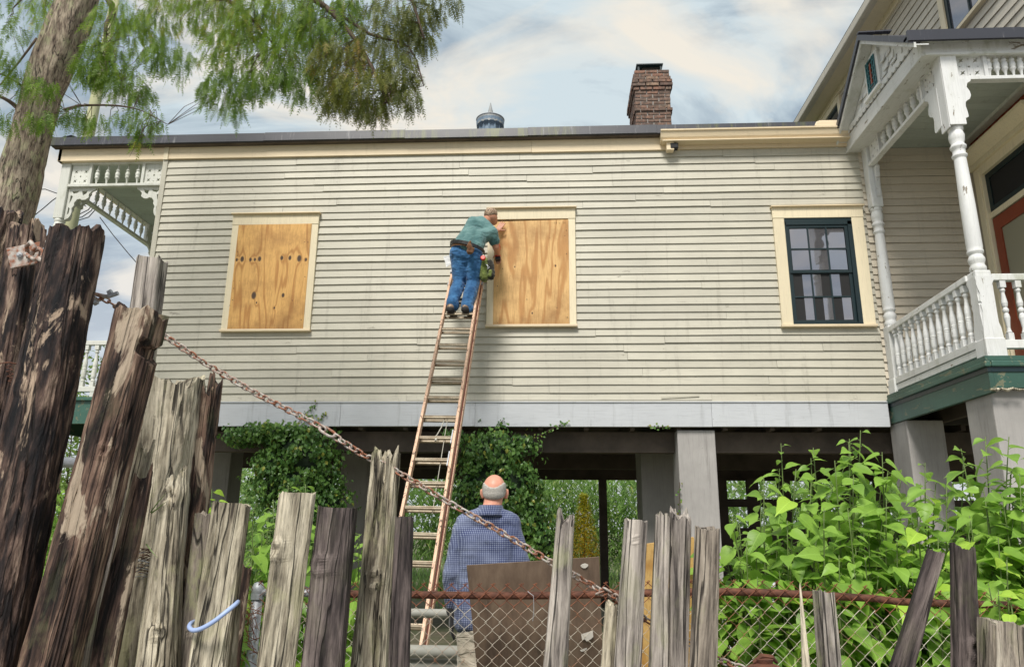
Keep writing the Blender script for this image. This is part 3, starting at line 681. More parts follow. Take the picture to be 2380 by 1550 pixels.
MB().box(LX-.02, LX+.06, WY+2.35, WY+2.41, 6.53, 6.88).build('divider', 'porch_white', lp)
fret([(0, 0), (.29, 0), (.29, .33), (0, .33)], star_holes(.29), lambda p, q: V((LX+.03, WY+2.42+p, 6.545+q)), V((.02, 0, 0)), 'fret_panel', 'porch_white', lp)
for k in range(22):        # beadboard ceiling, plank by plank
    y = WY+.10+k*.14
    MB().box(LX-.06, W0, y, y+.136, 6.895, 6.91).build('ceiling_plank', 'ceiling_paint', lp)
MB().box(LX-.1, W0, WY+.05, WY+6, 6.91, 6.93).build('ceiling_backing', 'sheath', lp)
lr = MB().bar((LX+.07, WY+.09, 4.035), (W0-.02, WY+.09, 4.035), .075, .065).build('porch_rail', 'porch_white', house, bevel=.006)
MB().bar((LX+.07, WY+.09, 3.355), (W0-.02, WY+.09, 3.355), .07, .075).build('bottom_rail', 'porch_white', lr, bevel=.005)
BAL_C = balus('porch_white')
for k in range(10): mesh_obj('baluster', BAL_C, None, lr, Matrix.Translation((LX+.16+k*.152, WY+.09, 3.388)) @ Matrix.Scale(.97, 4, (0, 0, 1)))
MB().box(-6.60, -6.53, WY+.06, WY+.12, 3.22, 3.32).build('rail_foot', 'porch_white', lr)
MB().box(LX-.12, W0-.022, WY-.02, WY+.03, 2.85, 3.17).build('porch_beam', 'green_paint', house)
MB().box(LX-.16, W0-.022, WY-.06, WY+6, 3.175, 3.222).build('porch_floor', 'green_paint', house)
MB().box(LX-.12, LX-.07, WY+.03, WY+6, 2.85, 3.17).build('porch_beam', 'green_paint', house)
MB().box(LX-.1, LX+.25, WY+.05, WY+.4, -.1, 2.85).build('pier', 'concrete', house)

# ---- right-hand porch in the angle of the two blocks
PX, PY = 4.44, 7.66            # outer corner of its floor
MB().box(PX, 6.0, PY, 10.0, 3.185, 3.235).build('porch_floor', 'green_paint', house)
MB().box(PX+.02, PX+.07, PY+.02, 10.0, 2.855, 3.085).build('porch_beam', 'green_paint', house, bevel=.004)
MB().box(PX+.07, 6.0, PY+.02, PY+.07, 2.90, 3.085).build('porch_beam', 'green_paint', house, bevel=.004)
MB().box(PX-.015, PX+.05, PY-.01, 10.0, 3.12, 3.182).build('nosing', 'green_paint', house, bevel=.012)
MB().box(PX+.05, 6.0, PY-.015, PY+.05, 3.12, 3.182).build('nosing', 'green_paint', house, bevel=.012)
MB().box(PX+.012, PX+.05, PY+.01, 10.0, 3.07, 3.12).build('cove_moulding', 'teal', house)
MB().box(PX+.05, 6.0, PY+.008, PY+.05, 3.07, 3.12).build('cove_moulding', 'teal', house)
# rotten strip hanging under the near beam
m = MB(); pts = [at(2302+i*13, 905+random.uniform(-3, 4), y=PY-.002) for i in range(7)]
m.tube(pts, [.012, .018, .013, .02, .012, .016, .006], 5).build('rotten_edge', 'timber_pale', house)
np_ = post(PX+.155, PY+.14, 3.235, 6.86, .165, 'white', parent=house, block=.955, top=.93)
fp = post(PX+.135, 9.90, 3.235, 6.86, .165, 'white', parent=house, block=.93, top=.97)
RZ = 6.545
frieze(lambda s, z: V((PX+.10, s, z)), PY+.24, 9.80, RZ, 'white', SPIN_M, 7, house, out=V((1, 0, 0)), pw=.30)
frieze(lambda s, z: V((s, PY+.10, z)), PX+.24, 5.98, RZ, 'white', SPIN_M, 7, house, panels=(True, True), pw=.30)
# wide sawn brackets that clasp the near post head on both faces
BW = [(0, 0), (.30, 0), (.285, -.03), (.235, -.05), (.215, -.10), (.25, -.15), (.26, -.20), (.235, -.245), (.19, -.265), (.165, -.285), (.155, -.33), (.17, -.40), (.175, -.46), (.14, -.475), (.09, -.47), (0, -.46)]
fret(BW, [], lambda a, b: V((PX+.085+.155+a*.75-.10, PY+.045, RZ-.045+b*1.05)), V((0, .02, 0)), 'bracket', 'white', np_)
fret([(a, b) for a, b in BW], [], lambda a, b: V((PX+.048, PY+.20+a*.9, RZ-.045+b*1.10)), V((.02, 0, 0)), 'bracket', 'white', np_)
MB().box(PX+.055, PX+.235, PY+.040, PY+.058, 5.92, 6.90).build('head_board', 'white', np_, bevel=.004)
MB().box(PX+.052, PX+.070, PY+.058, PY+.235, 5.90, 6.93).build('head_board', 'white', np_, bevel=.004)
fret([(a*.55, b*.9) for a, b in BR], [], lambda a, b: V((PX+.13, 9.81-a*.35, RZ-.06+b)), V((.05, 0, 0)), 'bracket', 'white', fp)
# notched side cheeks of the near post's base
ck = [(0, .0), (.20, 0), (.19, .12), (.165, .22), (.15, .33), (.165, .385), (.15, .40), (.165, .43), (.15, .52), (.165, .60), (.195, .66), (.18, .70), (.02, .70), (.005, .60), (.03, .50), (.02, .42), (.035, .40), (.02, .38), (.03, .30), (.01, .12)]
fret(ck, [], lambda a, b: V((PX+.052+a, PY+.048, 3.42+b)), V((0, .012, 0)), 'cheek', 'white', np_)
fret(ck, [], lambda a, b: V((PX+.062, PY+.042+a, 3.42+b)), V((.012, 0, 0)), 'cheek', 'white', np_)
# railings
rs = MB().bar((PX+.09, PY+.22, 4.145), (PX+.09, 9.83, 4.10), .075, .07).build('porch_rail', 'white_y', house, bevel=.008)
MB().bar((PX+.09, PY+.22, 3.405), (PX+.09, 9.83, 3.40), .07, .085).build('bottom_rail', 'white_y', rs, bevel=.005)
MB().bar((PX+.095, PY+.22, 3.318), (PX+.095, 9.86, 3.312), .06, .075).build('bottom_rail', 'white_y', rs, bevel=.005)
for k in range(13):
    y = PY+.34+k*.156; mesh_obj('baluster', BAL_A, None, rs, Matrix.Translation((PX+.09, y, 3.448)) @ Matrix.Scale(1.02, 4, (0, 0, 1)))
rs2 = MB().bar((PX+.24, PY+.10, 4.11), (6.0, PY+.10, 4.11), .075, .075).build('porch_rail', 'white_x', house, bevel=.008)
MB().bar((PX+.24, PY+.10, 3.375), (6.0, PY+.10, 3.375), .07, .09).build('bottom_rail', 'white_x', rs2, bevel=.005)
for k in range(8): mesh_obj('baluster', BAL_B, None, rs2, Matrix.Translation((PX+.345+k*.158, PY+.10, 3.42)) @ Matrix.Scale(1.02, 4, (0, 0, 1)))
# ceiling planks
for k in range(16):
    y = PY+.15+k*.150
    MB().box(PX+.14, 6.0, y, y+.146, 6.885, 6.90).build('ceiling_plank', 'ceiling_paint', np_)
MB().box(PX+.1, 6.0, PY+.06, 10.0, 6.90, 6.93).build('ceiling_backing', 'sheath', np_)
# wide fascia beams round the porch roof, set out beyond the frieze
GX = 4.30; XE = 6.0
fbx = MB().box(GX, PX+.16, PY+.05, 10.05, 6.815, 7.03).build('porch_beam', 'white_y', house, bevel=.005)
MB().box(GX-.004, XE, PY+.035, PY+.22, 6.82, 7.05).build('porch_beam', 'white_x', house, bevel=.005)
MB().box(GX-.018, GX+.02, PY+.02, 10.05, 6.80, 6.83).build('bead_moulding', 'white_y', fbx)
MB().box(GX+.02, XE, PY+.012, PY+.05, 6.805, 6.835).build('bead_moulding', 'white_x', fbx)
# gable over the side, facing left: sawn-shingle face, small leaded window, deep verge
AY, AZ, SL = 8.82, 7.93, .77; OX = 4.13; GB = 7.03
zr_ = lambda y: AZ-SL*abs(y-AY)
gab = MB().prism([(GX+.02, 10.0, GB), (GX+.02, AY, AZ-.03), (GX+.02, 7.68, GB)], (.06, 0, 0)).build('porch_gable', 'white_y', house)
for r_ in range(8):
    z = GB+.10+r_*.105
    for k in range(18):
        y = 7.66+k*.135+(.0675 if r_ % 2 else 0); c = random.choice([0, .045, .0, .06, .02])
        if z+.13 < zr_(y-.065)-.10 and z+.13 < zr_(y+.065)-.10 and not (8.66 < y < 9.14 and z < 7.64):
            t = .022+.018*((k+r_) % 2)
            MB().prism([(GX-t+.02, y-.060, z-.02+c), (GX-t+.02, y+.060, z-.02+c), (GX-.004+.02, y+.060, z+.13), (GX-.004+.02, y-.060, z+.13)], (.016, 0, 0)).build('shingle', 'white_y', gab)
gw = MB().box(GX-.02, GX+.03, 8.70, 9.10, 7.12, 7.66).build('window', 'white_y', gab, bevel=.004)
MB().box(GX-.028, GX-.019, 8.78, 9.02, 7.17, 7.60).build('pane', 'dark_glass', gab)
for q in (8.78, 8.83, 8.97, 9.02): MB().box(GX-.036, GX-.027, q-.012, q+.012, 7.16, 7.61).build('muntin', 'teal_bright', gab)
for q in (7.17, 7.23, 7.31, 7.385, 7.46, 7.54, 7.60): MB().box(GX-.034, GX-.026, 8.78, 9.02, q-.008, q+.008).build('muntin', 'teal_bright', gab)
MB().box(GX-.037, GX-.03, 8.88, 8.915, 7.24, 7.54).build('leaded_bar', 'door_red', gab)
MB().box(GX-.06, GX+.03, 8.66, 9.14, 7.085, 7.12).build('sill', 'white_y', gab)
pts = [(7.70, GB+.09), (9.98, GB+.09), (9.98, GB+.02)]
for k in range(20): y = 9.98-(k+1)*2.28/20; pts += [(y+.085, GB+.005), (y+.03, GB+.005), (y, GB+.035)]
MB().prism([(GX-.022, a_, b_) for a_, b_ in pts], (.014, 0, 0)).build('scalloped_trim', 'white_y', gab)
# verge boards and soffit, dark metal edge
for (yb, nm) in ((10.35, 0), (7.56, 1)):
    zb = zr_(yb); ya, za = AY, AZ
    MB().prism([(OX+.02, ya, za-.06), (OX+.02, yb, zb-.06), (OX+.02, yb, zb-.13), (OX+.02, ya, za-.13)], (.025, 0, 0)).build('verge_board', 'white_y', gab)
    MB().prism([(OX+.045, ya, za-.085), (OX+.045, yb, zb-.085), (OX+.045, yb, zb-.10), (OX+.045, ya, za-.10)], (GX-OX-.03, 0, 0)).build('soffit', 'white_y', gab)
    MB().prism([(OX-.01, ya, za+.012), (OX-.01, yb, zb+.012), (OX-.01, yb, zb-.075), (OX-.01, ya, za-.075)], (.03, 0, 0)).build('drip_edge', 'drip_metal', gab)
    MB().prism([(OX+.02, ya, za-.05), (OX+.02, yb, zb-.05), (OX+.02, yb, zb-.01), (OX+.02, ya, za-.01)], (XE-OX, 0, 0)).build('porch_roof', 'roof_metal', gab)
MB().box(4.09, 5.35, 7.545, 7.58, 6.915, 7.05).build('drip_edge', 'drip_metal', gab)
MB().box(5.352, XE, 7.548, 7.58, 6.912, 7.048).build('drip_edge', 'drip_metal', gab)
MB().box(4.12, XE, 7.58, PY+.05, 6.99, 7.03).build('eave_soffit', 'white_x', gab)
for k in range(4): MB().box(OX-.01+.11*k, OX+.095+.11*k, AY-.05, AY+.02, AZ+.012+.004*k, AZ+.030+.004*k).build('ridge_shingle', 'roof_metal', gab)

# ---- the tall block on the right: wall facing left, eave far above
MX = 6.02
MB().box(MX+.131, 11, 7.75, 17, 2.86, 10.4).build('main_block', 'siding_warm', house)
mw = MB().box(MX, MX+.13, 7.74, 17, 2.86, 10.45).build('main_wall', 'sheath', house)
MB().box(MX-.11, MX+.02, 9.9, 10.0, 3.235, 6.885).build('corner_board', 'siding_warm', house)
UW = [(8.70, 10.06, 8.62, 10.28), (13.9, 15.25, 8.62, 10.28)]
clad(mw, wall_x(MX), 7.74, 17.0, 7.05, 10.40, .15, 'siding_side', [(a+.04, b-.04, c+.02, d-.02) for a, b, c, d in UW], joint=(2.5, 5))
clad(mw, wall_x(MX), 7.75, 9.895, 3.24, 6.88, .1135, 'siding_side', [(8.45, 9.88, 3.2, 6.55)])
for (a, b, c, d) in UW:
    w = MB().box(MX+.005, MX+.05, a+.05, b-.05, c+.04, d-.04).build('window', 'black', mw)
    MB().box(MX-.06, MX+.02, a, a+.13, c, d).build('casing_board', 'casing', w); MB().box(MX-.06, MX+.02, b-.13, b, c, d).build('casing_board', 'casing', w)
    MB().box(MX-.065, MX+.02, a+.13, b-.13, d-.13, d).build('head_casing', 'casing', w); MB().box(MX-.09, MX+.02, a-.02, b+.02, c-.05, c).build('sill', 'casing', w)
    MB().box(MX-.085, MX+.02, a-.03, b+.03, d, d+.03).build('drip_cap', 'casing', w)
    for q in (a+.13, b-.20, (a+b)/2-.02): MB().box(MX-.035, MX+.01, q, q+(.07 if q != (a+b)/2-.02 else .03), c, d-.13).build('sash', 'teal', w)
    for q in (c, (c+d)/2-.07, d-.20): MB().box(MX-.037, MX+.01, a+.13, b-.13, q, q+.07).build('sash', 'teal', w)
    MB().box(MX-.012, MX-.006, a+.13, b-.13, c, d-.13).build('pane', 'window_glass', w)
ev = MB().box(MX-.42, MX, 7.3, 17.3, 10.42, 10.44).build('eave_soffit', 'casing', house)
MB().box(MX-.50, MX-.42, 7.3, 17.4, 10.36, 10.53).build('eave_gutter', 'siding_side', ev, bevel=.02)
MB().box(MX-.44, MX-.37, 7.3, 17.4, 10.36, 10.42).build('eave_moulding', 'siding_side', ev)
MB().box(MX-.06, MX, 7.7, 17.2, 10.29, 10.42).build('frieze_board', 'casing', ev)
MB().prism([(MX-.5, 7.3, 10.53), (9.3, 7.3, 12.8), (9.3, 7.3, 12.7), (MX-.3, 7.3, 10.45)], (0, 10.1, 0)).build('main_roof', 'roof_metal', ev)
# doorway in that wall, reached from the porch
dr = MB().box(MX-.01, MX+.05, 8.5, 9.84, 3.24, 6.5).build('doorway', 'black', house)
for (a, b) in ((9.68, 9.855), (8.45, 8.62)): MB().box(MX-.075, MX+.03, a, b, 3.24, 6.40).build('casing_board', 'casing', dr, bevel=.008)
for (a, b) in ((9.71, 9.825), (8.48, 8.59)): MB().box(MX-.092, MX-.07, a, b, 3.24, 6.36).build('casing_bead', 'casing', dr, bevel=.008)
MB().box(MX-.075, MX+.03, 8.62, 9.68, 6.27, 6.40).build('head_casing', 'casing', dr)
MB().box(MX-.12, MX+.03, 8.42, 9.88, 6.40, 6.47).build('cornice', 'casing', dr, bevel=.01)
MB().prism([(MX-.12, 8.40, 6.47), (MX-.20, 8.40, 6.55), (MX-.235, 8.40, 6.60), (MX-.235, 8.40, 6.64), (MX, 8.40, 6.66), (MX, 8.40, 6.47)], (0, 1.52, 0)).build('cornice', 'casing', dr)
MB().box(MX-.04, MX+.03, 8.62, 9.68, 5.62, 5.70).build('transom_bar', 'casing', dr)
for (a, b, c, d) in ((8.62, 8.70, 5.70, 6.27), (9.60, 9.68, 5.70, 6.27), (8.70, 9.60, 5.70, 5.78), (8.70, 9.60, 6.19, 6.27)): MB().box(MX-.022, MX+.02, a, b, c, d).build('transom_sash', 'teal', dr)
MB().box(MX-.005, MX, 8.70, 9.60, 5.78, 6.19).build('pane', 'dark_glass', dr)
do = MB().box(MX-.03, MX+.02, 9.52, 9.665, 3.24, 5.60).box(MX-.03, MX+.02, 8.63, 8.77, 3.24, 5.60).box(MX-.03, MX+.02, 8.77, 9.52, 5.42, 5.60).box(MX-.03, MX+.02, 8.77, 9.52, 3.24, 4.15).build('door', 'door_red', dr)
MB().box(MX-.012, MX-.005, 8.77, 9.52, 4.15, 5.42).build('pane', 'door_glass', dr)
# sawn bracket strip under the ceiling along that wall
def lace(p, q): return V((MX-.04, 9.85-p, 6.66+q))
hs = []
for k in range(9):
    c = .16+k*.16; hs += [[(c-.05, .05), (c+.03, .03), (c+.05, .10), (c-.02, .12)], [(c-.04, .15), (c+.04, .14), (c+.02, .19)]]
fret([(0, 0), (1.7, 0), (1.7, .22), (0, .22)], hs, lace, V((.02, 0, 0)), 'lace_strip', 'door_red', dr)
MB().box(MX-.16, MX-.05, 7.8, 9.98, 6.84, 6.885).build('ceiling_moulding', 'porch_white', dr)

# ---- under the house: floor deck, joists, girders, piers
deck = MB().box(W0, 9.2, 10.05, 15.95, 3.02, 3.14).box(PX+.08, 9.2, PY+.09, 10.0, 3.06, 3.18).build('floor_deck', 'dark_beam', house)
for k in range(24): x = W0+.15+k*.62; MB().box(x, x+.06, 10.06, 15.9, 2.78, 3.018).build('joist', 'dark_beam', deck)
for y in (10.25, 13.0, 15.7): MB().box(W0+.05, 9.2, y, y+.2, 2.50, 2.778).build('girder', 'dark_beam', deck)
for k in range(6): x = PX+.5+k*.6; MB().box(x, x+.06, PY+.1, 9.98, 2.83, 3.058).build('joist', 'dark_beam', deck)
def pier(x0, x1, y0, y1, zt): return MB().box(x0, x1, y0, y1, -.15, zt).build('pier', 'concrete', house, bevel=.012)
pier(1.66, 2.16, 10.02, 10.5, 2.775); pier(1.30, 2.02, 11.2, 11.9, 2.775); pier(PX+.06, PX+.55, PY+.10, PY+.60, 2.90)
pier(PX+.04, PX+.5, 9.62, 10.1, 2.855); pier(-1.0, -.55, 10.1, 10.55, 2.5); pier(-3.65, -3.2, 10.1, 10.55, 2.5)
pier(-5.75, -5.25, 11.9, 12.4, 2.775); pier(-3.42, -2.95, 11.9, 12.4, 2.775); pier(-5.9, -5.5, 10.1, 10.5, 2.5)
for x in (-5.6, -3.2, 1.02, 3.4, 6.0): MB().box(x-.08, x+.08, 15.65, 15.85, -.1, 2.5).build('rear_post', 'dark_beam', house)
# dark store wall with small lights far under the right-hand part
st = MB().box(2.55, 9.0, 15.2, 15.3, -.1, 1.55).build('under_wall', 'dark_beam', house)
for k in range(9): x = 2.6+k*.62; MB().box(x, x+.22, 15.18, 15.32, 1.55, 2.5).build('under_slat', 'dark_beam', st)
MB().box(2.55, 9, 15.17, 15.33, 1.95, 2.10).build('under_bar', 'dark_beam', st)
# ================================================================== ground
g = MB(); n = 40
g.add([(-400, -300, 0), (400, -300, 0), (400, 600, 0), (-400, 600, 0)], [(0, 1, 2, 3)])
tag(MB().box(-60, 60, -14, 1.9, .0, .012).build('bounce_road', 'concrete'), kind='structure')  # unseen pale slab, added to bounce light up onto the undersides
tag(g.build('ground', 'ground_soil'), kind='structure')
# ================================================================== the old timber barrier in front
def timber(name, label, top, bot, Y, mat, th=.9, sq=3.0, yaw=0., crack=.10, rough=.05, jag=.04, seed=0, knots=(), wob=0., notch=None, cat='post', group=None, na=56, dip=.02, slope=0.):
    """a weathered upright: `top`=(uL, uR, v) and `bot`=(uL, uR) at v=1550 give its edges as seen at distance Y"""
    uL, uR, vt = top; tl, tr = at(uL, vt, y=Y), at(uR, vt, y=Y); bl, br = at(bot[0], 1550, y=Y), at(bot[1], 1550, y=Y)
    T = (tl+tr)/2; B = (bl+br)/2; ax = (T-B).normalized(); wt = (tr-tl).length; wb = (br-bl).length
    G = B+ax*((-.25-B.z)/ax.z); L = (T-G).length; Lb = (B-G).length
    X = V((1, 0, 0)); X = (X-ax*X.dot(ax)).normalized(); Yv = ax.cross(X)
    Mw = Matrix(((X.x, Yv.x, ax.x, G.x), (X.y, Yv.y, ax.y, G.y), (X.z, Yv.z, ax.z, G.z), (0, 0, 0, 1)))
    hs = [Lb*.9*i/8 for i in range(8)] + [lerp(Lb*.9, L, i/76) for i in range(77)]
    vs = []; off = V((seed*7.3, seed*3.1, seed*1.7)); cs, sn = math.cos(yaw), math.sin(yaw)
    # yawed squarish section: rescale so that its silhouette keeps the measured width
    ext = max(abs(math.copysign(abs(math.cos(t))**(2/sq), math.cos(t))*cs - th*math.copysign(abs(math.sin(t))**(2/sq), math.sin(t))*sn) for t in [2*math.pi*i/72 for i in range(72)])
    tops = []
    for i in range(na):
        t = 2*math.pi*i/na; d = V((math.cos(t), math.sin(t), 0))
        tops.append(jag*(1.3*noise.noise(d*1.6+off)+.6*noise.noise(d*4+off)+.22*noise.noise(d*11+off)) + slope*math.cos(t))
    def sect(t, h, w, k=1.0):
        c, s = math.cos(t), math.sin(t)
        x = math.copysign(abs(c)**(2/sq), c); y = math.copysign(abs(s)**(2/sq), s)*th
        px, py = (x*cs-y*sn)/ext, (x*sn+y*cs)/ext
        d = V((c, s, 0))
        hw = h+.12*noise.noise(V((c*2, s*2, h*3))+off); fis = noise.noise(V((c*5, s*5, hw*.9))+off); fis2 = noise.noise(V((c*12, s*12, hw*1.4))+off*2); fis3 = noise.noise(V((c*26, s*26, hw*2.2))+off*3)
        g1 = .25+1.1*max(0, noise.noise(V((c*3, s*3, h*2.6))+off*4)+.25); g2 = .25+1.1*max(0, noise.noise(V((c*6, s*6, h*4))+off*5)+.2)
        r = 1.0 - crack*1.2*g1*max(0, 1-abs(fis)*13) - crack*.45*g2*max(0, 1-abs(fis2)*7) - crack*.12*max(0, 1-abs(fis3)*5) + rough*fbm(V((c*2, s*2, h*3))+off) + rough*.5*noise.noise(V((c*8, s*8, h*14))+off)
        if wob: r += wob*noise.noise(V((c*1.2, s*1.2, h*4.5))+off)
        for (kx, kv, kr) in knots:                       # knot: proud ring with a hollow eye on the seen face
            if s < .3:
                dd = math.hypot((px*k-kx)*w/2, h-(L-kv))/kr; r += .22*math.exp(-(dd-1)**2*4)*(kr/w*3) - .20*math.exp(-(dd*2.2)**2)*(kr/w*3)
        f = 1.0
        if notch and notch[0] < L-h < notch[1]:
            if px > 0: px = min(px, notch[2])
        return V((px*r*w/2*k, py*r*w/2*k, 0))
    for h in hs:
        t_ = (h-Lb)/(L-Lb); w = lerp(wb, wt, t_) if h > Lb else wb
        for i in range(na):
            t = 2*math.pi*i/na; p = sect(t, h, w); q = max(0, (h-Lb)/(L-Lb))**3
            vs.append(V((p.x, p.y, h+tops[i]*q)))
    nr = len(hs); fs = [(j*na+i, j*na+(i+1) % na, (j+1)*na+(i+1) % na, (j+1)*na+i) for j in range(nr-1) for i in range(na)]
    base = (nr-1)*na
    for k in (.8, .5, .2):
        b2 = len(vs)
        for i in range(na):
            t = 2*math.pi*i/na; p = sect(t, L, wt, k); e = tops[i]*k - dip*(1-k) + jag*.8*noise.noise(V((p.x*60, p.y*60, 0))+off)
            vs.append(V((p.x, p.y, L+e)))
        fs += [(base+i, base+(i+1) % na, b2+(i+1) % na, b2+i) for i in range(na)]; base = b2
    fs.append(tuple(base+i for i in range(na)))
    m = MB(); m.add(vs, fs); me = m.mesh(name, mat); o = mesh_obj(name, me, None, None, Mw)
    return tag(o, label, cat, group)
TG = 'old timbers of the fence'
def tp(*a, **k): k.setdefault('group', TG); return timber('timber_post', *a, **k)
tp('tarred timber with a pale bleached top at the very end of the fence', (-60, 36, 500), (-250, -150), 3.10, 'timber_dark', seed=1, jag=.05, crack=.14)
p2_ = tp('tarred black timber with a frayed pale top carrying the rusty iron plate', (34, 98, 528), (-150, -62), 2.98, 'timber_dark', seed=2, jag=.05, crack=.16, sq=3.5)
tp('narrow charred stick standing between the iron plate and the big creosoted log', (97, 116, 545), (-35, -12), 2.86, 'timber_dark', seed=3, jag=.06)
p3_ = tp('tallest creosoted log, dark brown and black with flaking pale streaks', (128, 233, 542), (-105, 40), 2.62, 'timber_dark', seed=4, sq=2.8, crack=.12, jag=.045, knots=((-.3, .64, .018),), na=72)
p4_ = tp('brown creosoted log with a notch in its side where the chain comes out', (281, 382, 728), (60, 176), 2.60, 'timber_brown', seed=5, sq=3.0, crack=.15, jag=.03, notch=(.118, .165, .55), na=72, knots=((.4, .52, .02),))
tp('squared grey timber with saw marks sticking up behind the notched log', (327, 382, 605), (200, 262), 3.20, 'timber_silver', seed=6, sq=9, crack=.05, rough=.02, jag=.012, th=.8)
p5_ = tp('broad rotten grey stump with a crumbling bleached top', (345, 464, 890), (255, 395), 3.10, 'timber_pale', seed=7, sq=3.2, crack=.13, jag=.05, rough=.08, na=72)
tp('dark splintered slab leaning on the broad rotten stump', (464, 510, 905), (392, 440), 3.16, 'timber_brown', seed=8, sq=4, crack=.25, jag=.09, rough=.12)
tp('mossy split board with a frayed tip against the notched log', (318, 356, 1045), (205, 268), 2.83, 'timber_pale', seed=9, sq=4, th=.4, crack=.14, jag=.07)
tp('short olive grey board stub between the notched log and a brown board', (217, 254, 1252), (150, 203), 2.66, 'timber_grey', seed=10, sq=5, th=.5, crack=.1, jag=.03)
tp('smooth reddish brown board leaning in front of the mossy split board', (310, 352, 1118), (202, 268), 2.70, 'timber_brown', seed=11, sq=5, th=.4, crack=.06, jag=.05, knots=((0., .75, .016),))
tp('pale knotty driftwood post with a burl near its tip, beside the broad stump', (384, 432, 1108), (318, 412), 2.80, 'timber_pale', seed=12, sq=2.6, crack=.22, jag=.05, wob=.10, knots=((.0, .07, .03), (.3, .55, .02)), na=72)
tp('thin greenish board with a single dark knot hole', (455, 494, 1196), (412, 455), 2.86, 'timber_grey', seed=13, sq=5, th=.5, crack=.10, jag=.02, knots=((.1, .42, .014),))
p10_ = tp('flat topped greenish grey post with the blue hose loop round it', (497, 582, 1172), (440, 532), 2.72, 'timber_pale', seed=14, sq=6, yaw=.25, crack=.10, jag=.012)
tp('low brown stub board beside the galvanised fence post', (561, 584, 1318), (528, 556), 3.0, 'timber_brown', seed=15, sq=5, th=.5, jag=.015)
tp('crooked pale stick with a broken fork at its tip', (540, 560, 1412), (523, 548), 2.80, 'timber_pale', seed=16, sq=2, crack=.2, jag=.05, wob=.2)
tp('squared pale timber with a big knot and one dark weathered side', (646, 737, 1146), (592, 690), 2.70, 'timber_pale', seed=17, sq=8, yaw=.42, crack=.07, jag=.008, rough=.03, knots=((-.45, .20, .028),), slope=.006)
tp('black stained timber with a large ringed knot near its top', (741, 830, 1181), (702, 800), 2.76, 'timber_purple', seed=18, sq=8, yaw=.14, crack=.05, jag=.010, rough=.02, knots=((-.25, .20, .028),))
p14_ = tp('tall ragged driftwood post with the chain lying across its tip', (866, 929, 1072), (818, 900), 2.98, 'timber_pale', seed=19, sq=2.8, crack=.30, jag=.075, wob=.16, knots=((.0, .45, .028), (.2, 1.52, .04)), na=80, dip=.06)
tp('narrow purplish grey timber standing close to the ragged driftwood post', (917, 963, 1202), (900, 954), 2.82, 'timber_purple', seed=20, sq=6, yaw=.2, crack=.07, jag=.008, rough=.02)
tp('slim grey post with a jagged forked tip in front of the brown plywood', (1293, 1334, 1218), (1262, 1319), 2.78, 'timber_silver', seed=21, sq=4, crack=.10, jag=.06, rough=.04)
tp('short pale rotten stub at the foot of the chain', (1407, 1436, 1404), (1396, 1428), 2.86, 'timber_pale', seed=22, sq=4, crack=.2, jag=.025)
tp('grey split post with a small eye knot low on its face', (1452, 1504, 1210), (1427, 1489), 2.78, 'timber_silver', seed=23, sq=5, crack=.13, jag=.010, knots=((-.1, .07, .012), (.1, .62, .014)))
tp('rough edged grey plank of a close set pair, tight against the wider one', (1524, 1556, 1196), (1508, 1552), 2.80, 'timber_silver', seed=24, sq=4, crack=.12, jag=.025, wob=.06)
tp('wider grey plank of a close set pair, with a splintered tip', (1558, 1605, 1200), (1553, 1598), 2.82, 'timber_silver', seed=25, sq=5, crack=.13, jag=.035)
tp('stout grey brown post with deep vertical fissures beside the broad-leaved bush', (1613, 1675, 1229), (1599, 1669), 2.76, 'timber_grey', seed=26, sq=7, yaw=-.2, crack=.09, jag=.014)
tp('thin pointed wooden lath in front of the wire mesh', (1858, 1862, 1364), (1864, 1883), 2.90, 'timber_pale', seed=27, sq=4, th=.5, jag=.02)
tp('short slant topped post of two tones, dark and pale', (1890, 1937, 1374), (1903, 1954), 2.86, 'timber_silver', seed=28, sq=6, yaw=.3, crack=.08, jag=.008, slope=-.008)
tp('dark reddish board leaning hard over to one side', (2157, 2194, 1282), (2071, 2121), 2.80, 'timber_purple', seed=29, sq=6, th=.5, crack=.04, jag=.012, rough=.02)
tp('dark upright post with a broken flap of wood on its flank', (2213, 2260, 1272), (2217, 2274), 2.82, 'timber_purple', seed=30, sq=4, crack=.10, jag=.02, knots=((.6, .33, .03),))
tp('low wide post with a charred top and bleached sides', (2287, 2392, 1450), (2288, 2400), 2.70, 'timber_grey', seed=31, sq=5, crack=.12, jag=.012)

# ---- iron plate with shackle bolted to the tarred timber
pl = thing('iron_plate', at(62, 592, y=2.86), 'rusty iron plate with bolts and a pale shackle on the tarred timbers', 'iron plate')
c_ = [at(14, 577, y=2.845), at(118, 556, y=2.845), at(112, 606, y=2.845), at(24, 624, y=2.845)]
MB().prism(c_, (0, .012, 0)).build('plate', 'plate_rust', pl, bevel=.002) if 'plate_rust' in MT else MB().prism(c_, (0, .012, 0)).build('plate', 'rust_galv', pl, bevel=.002)
for (u, v) in ((48, 594), (108, 582)): MB().lathe([(.013, 0), (.013, .010), (.006, .016)], at(u, v, y=2.845), 7, M=Matrix.Rotation(R(90), 3, 'X')).build('bolt', 'galvanised', pl)
MB().tube([at(66, 600, y=2.84), at(62, 572, y=2.81), at(72, 562, y=2.79), at(80, 575, y=2.78), at(74, 592, y=2.79)], .009, 8).build('eye', 'rust_galv', pl, smooth=True)
MB().tube([at(60, 590, y=2.80), at(78, 603, y=2.78), at(96, 600, y=2.78), at(102, 586, y=2.78), at(92, 578, y=2.79), at(76, 585, y=2.79)], .008, 8).build('shackle', 'rust_galv', pl, smooth=True)
MB().tube([at(88, 600, y=2.78), at(100, 608, y=2.77), at(114, 618, y=2.78)], [.010, .008, .007], 8).build('shackle_pin', 'rust_galv', pl, smooth=True)
